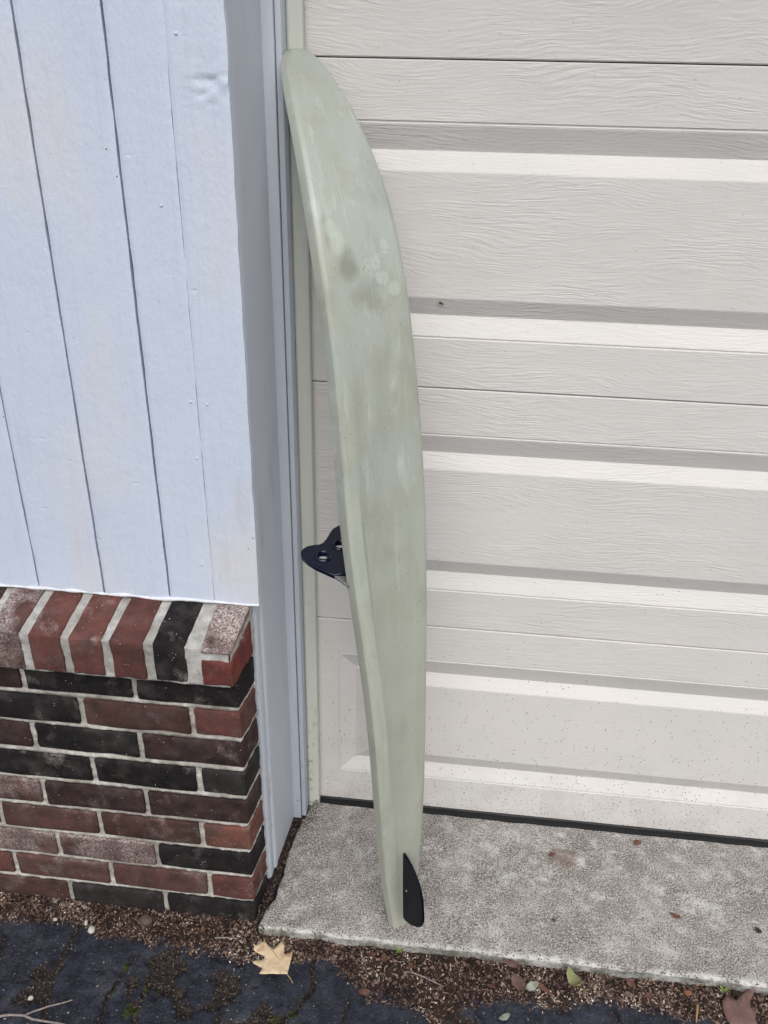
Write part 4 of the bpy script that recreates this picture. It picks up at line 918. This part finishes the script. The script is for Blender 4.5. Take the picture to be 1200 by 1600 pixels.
for x, y, an, L, lb in ((.215, -.385, .4, .02, 'curled brown scrap in litter just left of the ski foot'), (.245, -.39, 1.9, .022, 'brown scrap in litter straight below the ski foot'), (.30, -.40, 2.6, .018, 'brown scrap in litter above the thin grey stick'),
        (.46, -.42, .2, .016, 'small brown scrap left of the broad purple brown leaf'), (.68, -.40, 1.2, .018, 'brown scrap in litter next right of the green leaf'), (.77, -.40, 2.7, .016, 'dark scrap midway from green leaf to tan stick'),
        (-.30, -.385, .5, .016, 'brown scrap beside the round brown pebble'), (-.14, -.375, 2.0, .018, 'brown scrap in litter above the short grey stick'), (.21, -.46, .3, .024, 'brown scrap on the lower litter edge right of the tan lobed leaf')):
    small_leaf('leaf_scrap', x, y, base_z(np.array([x]), np.array([y]))[0]+.004, L, L*.5, an, rnd.choice([brown, redl, mauve, brown]), lb, .003, (rnd.uniform(-.4, .4), rnd.uniform(-.3, .3)))
def sprout(x, y, z, label):
    o = empty('sprout', (x, y, z), label, 'seedling')
    for k, (an, L) in enumerate(((.3, .011), (2.2, .010), (4.0, .009), (5.3, .008))):
        V = []; F = []
        for i in range(5):
            t = i/4; h = L*.28*math.sin(math.pi*(t*.85+.12)); V += [(t*L, -h, .004+.006*t), (t*L, h, .004+.006*t)]
        for i in range(4): F.append((2*i, 2*i+2, 2*i+3, 2*i+1))
        q = link('leaf', mesh('leaf', V, F, smooth=True), M['sprout'], o); q.rotation_euler = (0, 0, an)
    link('stem', tube_mesh('stem', [(0, 0, -.004), (.0005, 0, .006)], .0006, 5), M['sprout'], o)
M['sprout'] = mat_simple('fresh_green', srgb(112, 132, 62), .5, .3, 60, .0005, .1)
sprout(.2706, -.372, -.020, 'tiny green seedling at the slab edge beneath the ski')
sprout(.9166, -.376, -.020, 'tiny green seedling by the slab edge near the mauve leaf')
tw = [(-.62, -.605), (-.5469, -.6048), (-.4869, -.5948), (-.4699, -.5909), (-.4526, -.5875), (-.4253, -.5847), (-.414, -.5756), (-.3882, -.563), (-.3614, -.5518), (-.349, -.5439)]
tr = empty('twig', (-.43, -.58, GZ), 'bare forked grey twig on the asphalt at lower left', 'twig')
def tw_mesh(nm, l, r0, r1):
    pts = [(x+.43, y+.58, .0045+.0012*math.sin(i*1.9)) for i, (x, y) in enumerate(l)]
    return link(nm, tube_mesh(nm, pts, list(np.linspace(r0, r1, len(l))), 8), M['twig'], tr)
tw_mesh('stem', tw, .0034, .0011)
tw_mesh('side_shoot', [(-.4253, -.5847), (-.4067, -.5901), (-.3814, -.5901), (-.3591, -.5904), (-.3425, -.5923), (-.3194, -.5946), (-.29, -.602)], .0026, .0012)
def stick(a, b, z, r_, mat, label):
    pts = [(a[0]+(b[0]-a[0])*t, a[1]+(b[1]-a[1])*t, z+.0015*math.sin(t*5)) for t in np.linspace(0, 1, 6)]
    c_ = Vector(pts[2]); o = link('stick', tube_mesh('stick', [Vector(p)-c_ for p in pts], [r_*(1-.08*i) for i in range(6)], 7), mat); o.location = c_; tag(o, label, 'stick')
stick((.8591, -.4119), (.8496, -.4459), -.0165, .0023, M['stick'], 'short straight tan stick pointing down off the litter at right')
stick((-.1103, -.3889), (-.0645, -.3825), -.0165, .0016, M['twig'], 'short grey stick in litter below the brick corner')
stick((.3001, -.4136), (.3653, -.434), -.0155, .0016, M['twig'], 'thin grey stick in litter below the fin')
stick((.779, -.4655), (.8033, -.4505), -.026, .0014, M['stick'], 'thin pale stick on asphalt at the bottom right')
def pebble(x, y, z, r_, mat, label, sc=(1, .8, .6), seed=1):
    bm = bmesh.new(); bmesh.ops.create_icosphere(bm, subdivisions=3, radius=r_); co = np.array([v.co[:] for v in bm.verts]); nz = vnoise(co[:, 0]+seed, co[:, 1]+co[:, 2], r_*1.2, seed, 2)
    for v, q in zip(bm.verts, nz): v.co = Vector((v.co.x*sc[0], v.co.y*sc[1], v.co.z*sc[2]))*(1+.14*float(q))
    o = link('pebble', bm_to(bm, 'pebble', 80), mat); o.location = (x, y, z+r_*sc[2]*.7); o.rotation_euler = (0, 0, seed); tag(o, label, 'pebble')
pebble(-.3744, -.3969, -.029, .0085, M['stone'], 'smooth white oval pebble at the edge of the litter', (1, .8, .7), 2)
pebble(-.2669, -.3653, -.027, .0140, M['brownstone'], 'round dark brown pebble in the litter under the bricks', (1, .9, .75), 3)
pebble(.3442, -.1187, -.001, .0050, M['stone'], 'white stone chip on the slab beside the ski', (1.2, .7, .5), 4)
pebble(-.3920, -.3840, -.025, .0055, M['stone'], 'small white chip above the oval pebble', (1.2, .7, .6), 5)
pebble(-.4600, -.3830, -.026, .0045, M['stone'], 'small white chip in the litter at far left', (1, .9, .6), 6)
pebble(-.4300, -.5510, -.029, .0055, M['stone'], 'angular pale chip on asphalt above the forked twig', (1, .7, .8), 7)
bm = bmesh.new(); bmesh.ops.create_uvsphere(bm, u_segments=10, v_segments=8, radius=1)
for v in bm.verts: v.co = Vector((v.co.x*.0042, v.co.y*.0016, v.co.z*.0019))
ins = link('insect', bm_to(bm, 'insect', 80), brown); ins.location = (.2763, .0015, 1.2235); ins.rotation_euler = (0, R(22), 0); tag(ins, 'small brown insect on the shaded upper door panel edge', 'insect')
for sgn in (-1, 1):
    V = [(0, 0, 0), (-.005, -.001, .0016*sgn), (-.0052, -.0008, .003*sgn), (-.001, 0, .0014*sgn)]
    link('wing', mesh('wing', V, [(0, 1, 2, 3)]), M['grey'], ins)
